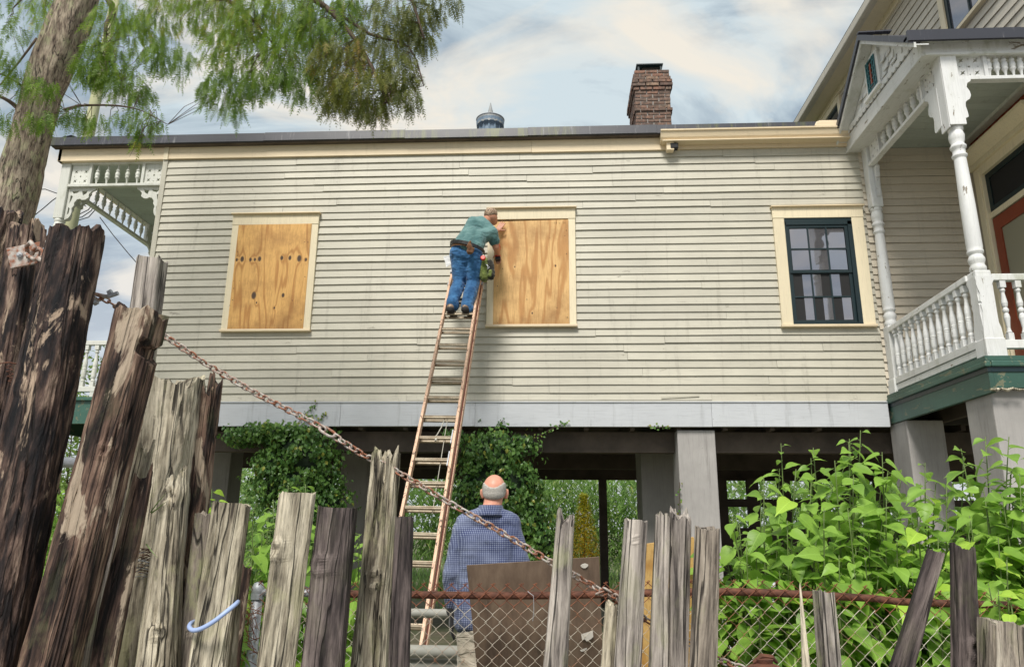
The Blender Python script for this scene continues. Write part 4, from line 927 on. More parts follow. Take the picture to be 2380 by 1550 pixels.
rw = thing('rusty_wire', at(20, 850, y=2.93), 'curled rusty wire stapled to the tarred timbers below the iron plate', 'wire')
MB().tube([at(20+8*math.cos(k*1.3)+k*.4, 848+k*2.2, y=2.90+.01*math.sin(k)) for k in range(22)], .0022, 5).build('coil', 'rust', rw); MB().tube([at(0, 845, y=2.9), at(20, 842, y=2.88), at(40, 846, y=2.9)], .003, 5).build('nail', 'rust', rw)

# ---- chain: every link a piece
def link_mesh(l, w, r):
    m = MB(); pts = []; st = (l-w)/2
    for k in range(9): a = -math.pi/2+math.pi*k/8; pts.append((st+math.cos(a)*w/2, math.sin(a)*w/2, 0))
    for k in range(9): a = math.pi/2+math.pi*k/8; pts.append((-st+math.cos(a)*w/2, math.sin(a)*w/2, 0))
    n = len(pts); s = 6; vs = []; P = [V(p) for p in pts]
    for j in range(n):
        d = (P[(j+1) % n]-P[j-1]).normalized(); a = V((0, 0, 1)); b = d.cross(a)
        for i in range(s): t = 2*math.pi*i/s; vs.append(P[j]+(a*math.cos(t)+b*math.sin(t))*r)
    m.add(vs, [(j*s+i, j*s+(i+1) % s, ((j+1) % n)*s+(i+1) % s, ((j+1) % n)*s+i) for j in range(n) for i in range(s)])
    return m.mesh('link', 'rust_galv', smooth=True)
LK = link_mesh(.0355, .0215, .0040); LKB = link_mesh(.072, .046, .0062)
path = [(246, 697, 2.86), (285, 722, 2.92), (378, 777, 2.955), (480, 847, 2.97), (600, 917, 2.97), (735, 986, 2.96), (845, 1058, 2.96), (890, 1078, 2.97), (935, 1103, 2.955), (1040, 1166, 2.95), (1150, 1228, 2.95), (1275, 1303, 2.95), (1330, 1334, 2.95), (1430, 1391, 2.95), (1495, 1436, 2.95), (1590, 1489, 2.95), (1680, 1536, 2.95), (1740, 1557, 2.95), (1800, 1590, 2.95)]
PP = [at(u, v, y=y) for u, v, y in path]
chain = thing('chain', (PP[6].x, PP[6].y, 0), 'long rusty galvanised chain slung down across the old timbers', 'chain')
dist = [0]
for i in range(len(PP)-1): dist.append(dist[-1]+(PP[i+1]-PP[i]).length)
def along(s):
    for i in range(len(PP)-1):
        if s <= dist[i+1]: return PP[i].lerp(PP[i+1], (s-dist[i])/(dist[i+1]-dist[i]))
    return PP[-1]
pit = .0275; s = 0; k = 0
while s < dist[-1]:
    c = along(s); d = (along(s+.01)-along(max(0, s-.01))).normalized(); up = V((0, -.5, .86)) if k % 2 else V((0, .86, .5))
    up = (up-d*up.dot(d)).normalized(); sd_ = up.cross(d)
    if random.random() < .3: up = (Quaternion(d, random.uniform(-.4, .4)) @ up); sd_ = up.cross(d)
    w = Matrix(((d.x, sd_.x, up.x, c.x), (d.y, sd_.y, up.y, c.y), (d.z, sd_.z, up.z, c.z), (0, 0, 0, 1)))
    big = abs(s-dist[5]-.055) < pit/2
    mesh_obj('link', LKB if big else LK, None, chain, w); s += pit*(1.75 if big else 1); k += 1
# second strand knotted where the chain meets the split grey post
PP2 = [at(1395, 1378, y=2.93), at(1412, 1372, y=2.92), at(1436, 1388, y=2.92), at(1448, 1402, y=2.93)]
for j in range(7):
    t = j/6*3; i = min(2, int(t)); c = PP2[i].lerp(PP2[i+1], t-i); d = (PP2[i+1]-PP2[i]).normalized(); up = V((0, -1, .2)) if j % 2 else V((0, .2, 1)); up = (up-d*up.dot(d)).normalized(); sd_ = up.cross(d)
    mesh_obj('link', LK, None, chain, Matrix(((d.x, sd_.x, up.x, c.x), (d.y, sd_.y, up.y, c.y), (d.z, sd_.z, up.z, c.z), (0, 0, 0, 1))))
MB().tube([at(205, 668, y=2.74), at(216, 682, y=2.78), at(230, 686, y=2.80), at(248, 690, y=2.81), at(258, 684, y=2.82)], [.006, .008, .009, .010, .008], 8).build('shackle', 'rust_galv', chain, smooth=True)
MB().tube([at(214, 690, y=2.79), at(228, 698, y=2.81), at(240, 692, y=2.82)], .009, 8).build('shackle', 'rust_galv', chain, smooth=True)
MB().tube([at(203, 664, y=2.68), at(216, 678, y=2.77)], .007, 8).build('eye_bolt', 'rust', chain)
for (u, v) in ((256, 680), (222, 703)): MB().lathe([(.013, -.008), (.013, .008)], at(u, v, y=2.80), 6, M=Matrix.Rotation(R(60), 3, 'Y')).build('nut', 'galvanised', chain)
MB().lathe([(.010, -.01), (.010, .03)], at(258, 687, y=2.80), 6, M=Matrix.Rotation(R(70), 3, 'Y')).build('bolt', 'galvanised', chain)

# ---- blue hose looped round the flat topped post
ho = thing('hose_loop', at(495, 1440, y=2.7), 'pale blue hose looped round the flat topped grey post', 'hose')
hp = [(553, 1398, 2.70), (546, 1405, 2.655), (520, 1426, 2.62), (495, 1445, 2.61), (468, 1460, 2.61), (449, 1464, 2.62), (440, 1457, 2.65), (444, 1448, 2.70), (456, 1443, 2.78), (490, 1432, 2.84), (530, 1412, 2.82), (553, 1398, 2.74)]
Hs = [at(u, v, y=y) for u, v, y in hp]; sm = []
for i in range(len(Hs)-1):
    p0, p1, p2, p3 = Hs[max(0, i-1)], Hs[i], Hs[i+1], Hs[min(len(Hs)-1, i+2)]
    for t in (0, .25, .5, .75): sm.append(.5*((2*p1)+(p2-p0)*t+(2*p0-5*p1+4*p2-p3)*t*t+(3*p1-p0-3*p2+p3)*t**3))
MB().tube(sm+[Hs[-1]], .0078, 10).build('hose', 'hose_blue', ho, smooth=True)
# ---- straw and wire caught in the gap beside the burl post
nst = thing('wire_tangle', at(345, 1320, y=2.93), 'tangle of rusty wire and dry straw wedged behind the knotty driftwood post', 'wire tangle')
m = MB()
for k in range(46):
    c = at(random.uniform(322, 368), random.uniform(1278, 1342), y=random.uniform(2.86, 2.98)); a = random.uniform(-.35, .5)
    m.tube([c+V((-.05*math.cos(a), .01, -.05*math.sin(a))), c+V((0, -.008, .006)), c+V((.05*math.cos(a), .01, .05*math.sin(a)))], .0012, 4, mi=k % 3)
m.build('strands', ['rust', 'galvanised', 'leather'], nst)
bl_ = thing('grass_blade', at(372, 1180, y=2.74), 'yellow green grass blades poking out between the driftwood post and brown board', 'grass')
m = MB()
for (a, b, c) in (((350, 1190), (366, 1168), (386, 1146)), ((352, 1192), (368, 1180), (386, 1166)), ((340, 1264), (352, 1280), (366, 1296))):
    m.tube([at(*a, y=2.74), at(*b, y=2.73), at(*c, y=2.72)], [.003, .0025, .0006], 4)
m.build('blade', 'stem_green', bl_)

# ================================================================== chain-link fence
FY = 4.0
cl = thing('chain_link_fence', (.5, FY, 0), 'rusty chain-link fence with a pipe top rail behind the old timbers', 'fence')
rz = lambda x: 1.128+.035*math.exp(-((x-.9)/.7)**2)-.01*(x > 1.6)
def railseg(x0, x1, mat, nm, r=.0215):
    n = max(3, int((x1-x0)/.12)); MB().tube([(lerp(x0, x1, i/n), FY, rz(lerp(x0, x1, i/n))) for i in range(n+1)], r, 14).build(nm, mat, cl, smooth=True)
xg = at(815, 1383, y=FY).x
railseg(-1.56, xg, 'galvanised', 'top_rail', .019); railseg(xg-.02, 1.48, 'rust', 'top_rail', .019); railseg(1.47, 3.4, 'rust', 'top_rail', .018)
px = at(597, 1400, y=FY).x
MB().tube([(px, FY, -.3), (px, FY, 1.13)], .028, 14).build('end_post', 'galvanised', cl, smooth=True); MB().lathe([(.032, 1.10), (.033, 1.15), (.022, 1.175), (.004, 1.182)], (px, FY, 0), 14).build('post_cap', 'galvanised', cl, smooth=True)
MB().lathe([(.034, 1.095), (.034, 1.125)], (px, FY, 0), 14).build('rail_band', 'galvanised', cl)
for x in (3.3,): MB().tube([(x, FY+.035, -.3), (x, FY+.035, 1.12)], .024, 12).build('line_post', 'rust', cl, smooth=True)
P_ = .0715; low = MB(); hi = MB(); x = -1.58; k = 0
while x < 3.4:
    zt = rz(x)+.052; z = zt; i = 0; pts = []
    ph = k % 2
    while z > .02:
        jx = random.uniform(-.0016, .0016); pts.append(V((x+(P_/4+.004)*(1 if (i+ph) % 2 else -1)*1.0+jx, FY-.024+(.003 if (i+ph) % 2 else -.003), z))); z -= P_/2; i += 1
    # split near the rail: the top of the mesh has rusted through its zinc
    hi.tube(pts[:4], .0022, 4, cap=False); low.tube(pts[3:], .0019, 4, cap=False)
    hi.tube([pts[0]+V((-.008, 0, .004)), pts[0], pts[0]+V((.008, .0, .010))], .0020, 4)
    x += P_/2; k += 1
low.build('wire_mesh', 'mesh_wire', cl); hi.build('wire_mesh', 'mesh_rust', cl)
tw = MB()
for (u, v) in ((1240, 1408), (835, 1470), (1310, 1398)): c = at(u, v, y=FY-.03); tw.tube([c+V((-.03, 0, .07)), c+V((.0, -.01, .05)), c+V((.002, -.01, -.02)), c+V((-.004, -.006, -.07))], .0016, 4)
tw.build('tie_wire', 'galvanised', cl)
m = MB()
for k in range(26):
    c = at(random.uniform(560, 600), random.uniform(1410, 1545), y=FY-.06); q = V((random.uniform(-.08, .08), random.uniform(-.03, .03), random.uniform(-.08, .08))); m.tube([c-q, c+V((0, .01, .01)), c+q], .0017, 4)
m.build('loose_wire', 'mesh_rust', cl)
# gate pipe far left, behind the logs
gp = thing('gate_post', at(292, 1150, y=3.55).xy.to_3d(), 'galvanised gate pipe with a domed cap behind the notched log', 'gate post')
a, b = at(292, 1076, y=3.55), at(232, 1300, y=3.55); ax = (a-b).normalized(); g0 = b-ax*((b.z+.2)/ax.z)
MB().tube([g0, a], .024, 12).build('pipe', 'galvanised', gp, smooth=True); MB().lathe([(.026, -.03), (.033, -.02), (.036, .0), (.030, .02), (.012, .034)], at(291, 1078, y=3.53), 14, M=Matrix.Rotation(R(25), 3, 'Y')).build('cap', 'galvanised', gp, smooth=True)
MB().tube([at(128, 1074, y=3.56), at(292, 1076, y=3.56)], .026, 12).build('cross_pipe', 'galvanised', gp, smooth=True)

plain('pipe_pale', (.34, .335, .30), .5, .2, 3)
# ---- sheets and pipes lying about behind the fence
bp = MB(); c_ = [at(1084, 1313, y=4.13), at(1260, 1302, y=4.11), at(1393, 1293, y=4.13), at(1402, 1550, y=4.28), at(1108, 1550, y=4.28)]
def down(p, t): q = p+(p-t)*((p.z-.0)/(t.z-p.z)); return q
br_, bl2 = down(c_[3], c_[2]), down(c_[4], c_[0])
o = bp.prism([c_[0], c_[1], c_[2], br_, bl2], (0, .016, 0)).build('weathered_plywood', 'old_ply', None, origin=(c_[0].x, c_[0].y, 0), bevel=.002)
tag(o, 'dark brown weathered plywood sheet leaning on the wire fence behind the man in check', 'plywood sheet')
def patch(u, v, ru, rv, n, sd2, yy):
    pts = []
    for k in range(n): a = 2*math.pi*k/n; r = 1+.45*noise.noise(V((math.cos(a)*2+sd2, math.sin(a)*2, 0))); pts.append(at(u+ru*r*math.cos(a), v-rv*r*math.sin(a), y=yy))
    return MB().prism(pts, (0, .004, 0))
t_ = lambda v: 4.13+.15*(v-1300)/250-.004
for (u, v, a, b, s_) in ((1364, 1470, 14, 20, 1), (1355, 1504, 9, 9, 2), (1358, 1314, 9, 6, 3)): patch(u, v, a, b, 16, s_, t_(v)-.002).build('paint_patch', 'pale_patch', o)
c_ = [at(1496, 1264, y=4.55), at(1612, 1247, y=4.55), at(1712, 1550, y=4.72), at(1478, 1550, y=4.72)]
b1, b2 = down(c_[2], c_[1]), down(c_[3], c_[0])
o = MB().prism([c_[0], c_[1], b1, b2], (0, .015, 0)).build('new_plywood', 'ply_new', None, origin=(c_[3].x, c_[3].y, .3), bevel=.002)
tag(o, 'fresh orange plywood sheet standing behind the close set grey planks', 'plywood sheet')
k = 0
for (x0, x1, y, z, r) in ((-2.3, -.35, 5.75, .60, .045), (-2.2, -.30, 5.76, .86, .032), (-2.2, -.4, 5.80, .50, .05), (-2.2, -.3, 5.70, .40, .05), (-2.3, -.35, 5.85, .40, .05)):
    lab = ['thick white pipe low in the pile beside the ladder foot', 'thin white pipe on top of the pile beside the ladder foot', 'thick white pipe third from the ground in the pile by the ladder', 'thick white pipe low at the front of the pile by the ladder', 'thick white pipe low at the back of the pile by the ladder'][k]
    tag(MB().tube([(x0, y, z), (x1, y+random.uniform(-.04, .04), z)], r, 14).build('white_pipe', 'pipe_pale', None, origin=(x0, y, z), smooth=True), lab, 'pipe', 'white pipes piled by the ladder'); k += 1
for k in range(7):
    z = .12+k*.15; tag(MB().bar((1.25+.06*(k % 3), 5.95+.02*(k % 2), z), (3.3-.05*(k % 2), 6.0, z+.01), .25, .135).build('siding_plank', 'skirt', None, origin=(1.3, 5.95, z), bevel=.01), ('lowest', 'second', 'third', 'fourth', 'fifth', 'sixth', 'topmost')[k]+' pale plank of the stack behind the broad-leaved bush', 'plank', 'pale planks stacked behind the bush')
rb = thing('rusty_canister', at(1775, 1545, y=3.05), 'crumbling rusty canister top at the foot of the chain', 'canister')
cc = at(1778, 1560, y=3.05); m = MB(); m.lathe([(.05, -.6), (.058, -.02), (.066, .0), (.066, .012), (.056, .02), (.030, .03), (.034, .045), (.012, .05)], cc, 16); m.build('shell', 'rust', rb, smooth=False)
MB().tube([cc+V((-.04, 0, .03)), cc+V((-.01, -.01, .055)), cc+V((.03, 0, .05)), cc+V((.05, .01, .03))], [.008, .012, .01, .006], 6).build('handle', 'rust', rb)
# ================================================================== extension ladder
LA = at(1068, 735, d=1717.6*.37/66); LD = V((.0225, .5717, .8202)).normalized()
LS = V((1, -.012, 0)); LS = (LS-LD*LS.dot(LD)).normalized(); LN = LS.cross(LD)      # LN points to the climber's side (towards the camera)
if LN.y > 0: LN = -LN
s_ground = -LA.z/LD.z; s_wall = (9.90-LA.y)/LD.y
lad = thing('extension_ladder', (LA+LD*s_ground), 'long peach coloured extension ladder with metal rungs leaning on the clapboard wall', 'ladder')
def lpt(a, s, n): return LA+LS*a+LD*s+LN*n
sec = [(.200, .045, s_ground+.45, .86), (.222, -.042, s_ground, s_wall-.02)]
for hw, n, s0, s1 in sec:
    for sg in (-1, 1):
        r_ = MB().bar(lpt(sg*hw, s0, n), lpt(sg*hw, s1, n), .030, .080, up=LN); r = r_.build('rail', 'ladder_glass', lad, bevel=.004, origin=lpt(sg*hw, s0, n))
        MB().bar(lpt(sg*hw, s1-.03, n), lpt(sg*hw, s1+.012, n), .036, .086, up=LN).build('rail_cap', 'plastic_black', lad)
        MB().bar(lpt(sg*hw, s0-.01, n), lpt(sg*hw, s0+.05, n), .036, .086, up=LN).build('rail_shoe', 'plastic_black', lad)
for sg in (-1, 1): MB().bar(lpt(sg*.210+sg*.003, s_ground+.5, .002), lpt(sg*.210+sg*.003, .84, .002), .030, .010, up=LN).build('slide_strip', 'ladder_line', lad)
for sg in (-1, 1):
    for s in (.72, 1.02): MB().bar(lpt(sg*.222, s-.04, -.04), lpt(sg*.222, s+.03, -.04), .048, .10, up=LN).build('guide_bracket', 'galvanised', lad)
k0 = int((s_ground+.5)/.305)-1
for k in range(-20, 8):
    s = k*.305-.015
    for (hw, n, s0, s1), ds in zip(sec, (0., .028)):
        if s0+.12 < s+ds < s1-.06:
            m = MB(); a, b = lpt(-hw+.012, s+ds, n), lpt(hw-.012, s+ds, n); m.tube([a, b], .0150, 12)
            m.bar(lpt(-hw+.012, s+ds+.012, n+.006), lpt(hw-.012, s+ds+.012, n+.006), .026, .008, up=LD); m.build('rung', 'aluminium', lad)
for k in (-8, -7): MB().bar(lpt(.17, k*.305-.10, .06), lpt(.17, k*.305+.10, .05), .012, .02).build('rung_lock', 'galvanised', lad)
rp = [lpt(.05, -1.83, .02), lpt(.03, -1.98, .03), lpt(.0, -2.1, .04), lpt(-.02, -2.14, .05)]
MB().tube(rp, .006, 6).build('rope', 'rope', lad); MB().tube([lpt(.08, -1.83, .02), lpt(.085, -2.4, .015), lpt(.09, -3.1, .01)], .004, 6).build('rope', 'rope', lad)
MB().tube([lpt(-.03, -2.14, .045), lpt(.0, -2.135, .045), lpt(.0, -2.19, .05)], .013, 6).build('rope', 'rope', lad)

# ================================================================== people
def capsule(m, p, q, r1, r2, n=14, mi=0):
    p, q = V(p), V(q); d = q-p; L = d.length; d = d.normalized() if L > 1e-6 else V((0, 0, 1))
    ref = V((0, 0, 1)) if abs(d.z) < .9 else V((1, 0, 0)); a = d.cross(ref).normalized(); b = d.cross(a); prof = []
    for k in range(6): t = -math.pi/2+math.pi/2*k/5; prof.append((r1*math.cos(t), r1*math.sin(t)))
    for k in range(6): t = math.pi/2*k/5; prof.append((r2*math.cos(t), L+r2*math.sin(t)))
    vs = []; fs = []
    for r, z in prof:
        r = max(r, 1e-4)
        for i in range(n): t = 2*math.pi*i/n; vs.append(p+d*z+(a*math.cos(t)+b*math.sin(t))*r)
    for j in range(len(prof)-1): fs += [(j*n+i, j*n+(i+1) % n, (j+1)*n+(i+1) % n, (j+1)*n+i) for i in range(n)]
    fs += [tuple(range(n))[::-1], tuple((len(prof)-1)*n+i for i in range(n))]; m.add(vs, fs, mi)
def ellip(m, c, rx, ry, rz, M=None, n=20):
    vs = []; fs = []; k = 12; c = V(c)
    for j in range(k+1):
        t = -math.pi/2+math.pi*j/k
        for i in range(n):
            a = 2*math.pi*i/n; p = V((rx*max(math.cos(t), 1e-3)*math.cos(a), ry*max(math.cos(t), 1e-3)*math.sin(a), rz*math.sin(t))); vs.append((M @ p if M else p)+c)
    for j in range(k): fs += [(j*n+i, j*n+(i+1) % n, (j+1)*n+(i+1) % n, (j+1)*n+i) for i in range(n)]
    fs += [tuple(range(n))[::-1], tuple(k*n+i for i in range(n))]; m.add(vs, fs)
TEX = bpy.data.textures.new('folds', 'CLOUDS'); TEX.noise_scale = .07; TEX.noise_depth = 1
TEX2 = bpy.data.textures.new('folds_small', 'CLOUDS'); TEX2.noise_scale = .035; TEX2.noise_depth = 2
def fuse(m, name, mat, parent, voxel=.010, smooth=6, folds=0., origin=None, tex=None):
    """one continuous skin over all the limbs in m"""
    o = m.build(name, mat, parent, origin=origin)
    r = o.modifiers.new('r', 'REMESH'); r.mode = 'VOXEL'; r.voxel_size = voxel; r.use_smooth_shade = True
    s = o.modifiers.new('s', 'SMOOTH'); s.factor = .5; s.iterations = smooth
    if folds:
        d = o.modifiers.new('d', 'DISPLACE'); d.texture = tex or TEX; d.strength = folds; d.mid_level = .5; d.texture_coords = 'LOCAL'
    return o
def hand(m, wrist, dirv, palm_n, side, size=1.0, curl=.3, spread=.18):
    """palm and five fingers: dirv along the hand, palm_n out of the palm, thumb to `side`"""
    d = V(dirv).normalized(); pn = V(palm_n); pn = (pn-d*pn.dot(d)).normalized(); s = V(side); s = (s-d*s.dot(d)-pn*s.dot(pn)).normalized(); w = V(wrist)
    for k in (-1, -.33, .33, 1): capsule(m, w+d*.012*size+s*k*.020*size, w+d*.085*size+s*k*.030*size, .016*size, .0135*size, 10)
    for k, (off, ln) in enumerate(((.031, .072), (.0105, .082), (-.0105, .077), (-.031, .060))):
        p = w+d*.088*size+s*off*size; dd = (d+s*off*spread*30*.25+pn*curl*.4).normalized(); q = p+dd*ln*.5*size; e = q+(dd+pn*curl*1.2).normalized()*ln*.5*size
        capsule(m, p, q, .0100*size, .0090*size, 8); capsule(m, q, e, .0090*size, .0075*size, 8)
    p = w+d*.030*size+s*.030*size; q = p+(d*.5+s*.85+pn*.25).normalized()*.042*size; e = q+(d*.85+s*.5+pn*.3).normalized()*.034*size
    capsule(m, p, q, .0130*size, .0105*size, 8); capsule(m, q, e, .0105*size, .0085*size, 8)
# ------------------------------------------------ the man up the ladder
def z1(zx, zy, y): return at(1013.4+zx*.18, 464.9+zy*.18, y=y)
rung_top = lpt(0, -.015, .045).z+.018
hipL, hipR = z1(310, 780, 9.30), z1(472, 800, 9.30); waist = z1(405, 640, 9.28)
knL, knR = z1(300, 1060, 9.33), z1(480, 1070, 9.33); anL, anR = z1(205, 1330, 9.16), z1(395, 1370, 9.16)
shL, shR = z1(480, 300, 9.50), z1(720, 420, 9.42); neck = z1(620, 260, 9.53); head = z1(712, 215, 9.60)
elR, wrR = z1(775, 610, 9.50), z1(797, 690, 9.66); elL, wrL = z1(700, 420, 9.72), z1(790, 400, 9.86)
man = thing('person', (hipL.x, 9.25, rung_top), 'person in green tee shirt and camouflage cap on the ladder, boarding up a window', 'person')
b = MB()
Mh = Matrix.Rotation(R(-24), 3, 'Y') @ Matrix.Rotation(R(12), 3, 'X')
ellip(b, head, .086, .106, .112, Mh); ellip(b, head+V((.035, .03, -.055)), .055, .065, .06)          # skull and jaw
capsule(b, head+V((.055, .075, -.015)), head+V((.075, .085, -.035)), .012, .014, 8)                   # nose
capsule(b, head+V((.058, -.028, -.022)), head+V((.062, -.02, -.05)), .016, .010, 8)                   # ear
capsule(b, head+V((.05, .06, -.075)), head+V((.07, .06, -.08)), .014, .012, 8)                        # mouth
capsule(b, neck-V((.03, .02, .03)), head+V((-.01, 0, -.04)), .066, .062); capsule(b, neck, shL, .05, .05); capsule(b, neck, shR, .05, .05)
tor = (hipL+hipR)/2
mid = z1(480, 480, 9.40)
for q in (shL, shR): capsule(b, q, mid, .05, .10)
capsule(b, mid, waist, .11, .12); capsule(b, waist, tor, .12, .12); capsule(b, hipL, knL, .085, .060); capsule(b, hipR, knR, .085, .060); capsule(b, knL, anL, .062, .042); capsule(b, knR, anR, .062, .042)
capsule(b, anL, anL+V((0, .10, -.045)), .04, .03); capsule(b, anR, anR+V((0, .10, -.045)), .04, .03)
capsule(b, shR, elR, .062, .050); capsule(b, elR, wrR, .050, .034); capsule(b, shL, elL, .06, .048); capsule(b, elL, wrL, .046, .032)
hand(b, wrL, V((.35, .1, .62)), V((.1, 1, 0)), V((.9, 0, -.35)), 1.05, .05, .35)
hand(b, wrR, V((.12, .75, -.55)), V((-.3, .2, -1)), V((-1, 0, .2)), 1.0, .9, .1)
fuse(b, 'body', 'skin', man, .0065, 3)
t = MB()
capsule(t, shL, z1(410, 480, 9.38), .092, .115); capsule(t, shR, z1(555, 490, 9.38), .085, .120); capsule(t, z1(400, 480, 9.36), z1(325, 590, 9.29), .115, .115); capsule(t, z1(550, 490, 9.36), z1(500, 620, 9.29), .120, .120)
capsule(t, shL, shR, .095, .088); capsule(t, mid, waist, .15, .165); capsule(t, waist, z1(420, 650, 9.27), .165, .155); capsule(t, z1(500, 610, 9.26), z1(545, 670, 9.28), .10, .06); capsule(t, z1(320, 580, 9.27), z1(262, 605, 9.28), .10, .06)
capsule(t, z1(590, 270, 9.52), shL, .070, .09); capsule(t, z1(590, 270, 9.52), shR, .070, .085); capsule(t, shR, z1(752, 530, 9.47), .085, .078); capsule(t, shL, z1(600, 370, 9.66), .09, .07)
tee = fuse(t, 'shirt', 'tee_teal', man, .008, 5, .014)
# the tee ends in a sleeve hem and rides over the belt
j = MB()
capsule(j, z1(310, 700, 9.27), z1(470, 730, 9.27), .145, .145); capsule(j, z1(325, 640, 9.27), z1(470, 675, 9.28), .135, .135)
capsule(j, hipL+V((.0, -.01, 0)), knL, .132, .088); capsule(j, hipR+V((.01, -.01, 0)), knR, .132, .092); capsule(j, knL, lerp(knL, anL, .55), .086, .088); capsule(j, knR, lerp(knR, anR, .55), .090, .090); capsule(j, lerp(knL, anL, .5), anL, .088, .076); capsule(j, lerp(knR, anR, .5), anR, .090, .078)
capsule(j, anL, anL+V((.015, .02, -.03)), .076, .082); capsule(j, anR, anR+V((.015, .02, -.03)), .078, .084)
capsule(j, (hipL+hipR)/2+V((0, -.01, -.02)), (knL+knR)/2+V((0, .0, .18)), .12, .05)
jn = fuse(j, 'jeans', 'jeans', man, .008, 4, .016)
for side, an in (('l', anL), ('r', anR)):
    sh = MB(); zr = rung_top; heel = V((an.x-.01, an.y-.045, zr+.055)); toe = V((an.x+(.05 if side == 'r' else .0)+.01, an.y+.17, zr+.03))
    capsule(sh, heel, toe, .047, .040, 12); capsule(sh, heel+V((0, .02, .03)), V((an.x, an.y+.02, an.z-.02)), .050, .054, 12); capsule(sh, heel+V((0, .06, .02)), toe+V((0, -.03, .01)), .045, .038, 12)
    fuse(sh, 'shoe', 'camo', man, .008, 2)
    so_ = MB(); capsule(so_, heel+V((0, -.006, -.022)), toe+V((0, .005, -.012)), .050, .043, 12); capsule(so_, heel+V((-.012, -.004, -.02)), toe+V((-.015, .0, -.01)), .045, .04, 12); fuse(so_, 'sole', 'shoe_sole', man, .008, 2)
# belt, back pouch with leather gloves, bag and tape on the right hip
def ringpath(c, rx, ry, tilt, a0, a1, n=16): return [c+V((rx*math.cos(a), ry*math.sin(a), tilt*math.cos(a))) for a in [lerp(a0, a1, i/n) for i in range(n+1)]]
wc = z1(405, 655, 9.285)
m = MB(); rr = ringpath(wc+V((0, 0, .03)), .232, .215, -.062, R(170), R(372)); 
for i in range(len(rr)-1): m.bar(rr[i], rr[i+1], .012, .045)
m.build('tool_belt', 'plastic_black', man)
m = MB(); rr = ringpath(wc+V((-.005, 0, .005)), .215, .200, -.045, R(195), R(300))
for i in range(len(rr)-1): m.bar(rr[i], rr[i+1], .010, .032)
m.build('belt', 'leather', man)
g_ = MB(); c = z1(430, 640, 9.055)
capsule(g_, c+V((0, 0, -.03)), c+V((.01, -.01, .05)), .042, .030); capsule(g_, c+V((.03, -.02, -.04)), c+V((.05, -.02, .0)), .026, .02); capsule(g_, c+V((-.02, -.02, .03)), c+V((.015, -.02, .10)), .022, .014); fuse(g_, 'leather_gloves', 'leather', man, .007, 2, .02)
bag = MB(); c = z1(650, 870, 9.30)
capsule(bag, c+V((-.035, 0, .09)), c+V((-.03, 0, -.14)), .055, .065); fuse(bag, 'pouch', 'olive_bag', man, .008, 3, .03)
bag = MB(); capsule(bag, c+V((.05, .02, .07)), c+V((.065, .02, -.04)), .045, .05); capsule(bag, c+V((.075, .01, -.06)), c+V((.06, 0, -.13)), .045, .05); fuse(bag, 'pouch', 'dark_bag', man, .008, 3, .03)
bag = MB(); capsule(bag, c+V((.055, -.04, -.08)), c+V((.05, -.045, -.13)), .03, .025); fuse(bag, 'pouch_flap', 'olive_bag', man, .008, 2, .02)
m = MB(); m.tube([c+V((.0, -.06, .02)), c+V((.03, -.075, -.01)), c+V((.02, -.07, -.05)), c+V((.05, -.07, -.02))], .007, 6).build('hook', 'galvanised', man)
m = MB(); m.tube(ringpath(c+V((.0, -.03, -.19)), .04, .01, 0, R(180), R(360), 10), .004, 5).build('strap_loop', 'dark_bag', man)
MB().lathe([(.028, -.02), (.034, -.015), (.034, .015), (.028, .02)], z1(607, 750, 9.18), 16, M=Matrix.Rotation(R(80), 3, 'X')).build('tape_measure', 'plastic_red', man, bevel=.004)
p = z1(148, 775, 9.27); MB().prism([p+V((-.06, 0, .05)), p+V((.05, .01, .075)), p+V((.055, .01, -.05)), p+V((-.015, 0, -.10)), p+V((-.03, 0, -.03))], (0, .006, 0)).build('folded_paper', 'paper_white', man)
# camouflage cap with a dark peak and glasses
cp = MB(); ellip(cp, head+V((-.006, -.006, .034)), .097, .117, .092, Mh); 
ocap = fuse(cp, 'cap', 'camo', man, .007, 2)
MB().prism([head+Mh @ V((-.055, .085, .018)), head+Mh @ V((.055, .085, .018)), head+Mh @ V((.045, .155, -.012)), head+Mh @ V((.0, .17, -.018)), head+Mh @ V((-.045, .155, -.012))], (0, 0, .008)).build('cap_peak', 'plastic_black', man)
MB().tube([head+V((.060, -.01, -.005)), head+V((.080, .07, -.012)), head+V((.085, .085, -.035))], .004, 6).build('glasses', 'plastic_black', man)
m = MB(); m.tube(ringpath(head+V((-.035, -.088, .0)), .040, .008, 0, R(0), R(180), 10), .004, 5).build('cap_strap', 'dark_bag', man)
# cordless drill in his right hand
dc = z1(800, 745, 9.72)
dl = thing('cordless_drill', dc, 'black and red cordless drill held against the plywood by the person on the ladder', 'drill')
MB().box(dc.x-.037, dc.x+.037, dc.y-.055, dc.y+.055, dc.z-.045, dc.z+.0).build('battery', 'plastic_black', dl, bevel=.008); MB().box(dc.x-.039, dc.x+.039, dc.y-.057, dc.y+.03, dc.z+.0, dc.z+.022).build('battery_band', 'plastic_red', dl, bevel=.004)
MB().tube([dc+V((0, 0, .02)), dc+V((.0, -.01, .13))], [.020, .022], 10).build('grip', 'plastic_black', dl, smooth=True)
MB().lathe([(.026, -.07), (.032, -.05), (.032, .05), (.024, .065), (.016, .10), (.004, .105), (.004, .19)], dc+V((0, .0, .155)), 14, M=Matrix.Rotation(R(-90), 3, 'X')).build('motor_housing', 'plastic_red', dl, smooth=True)

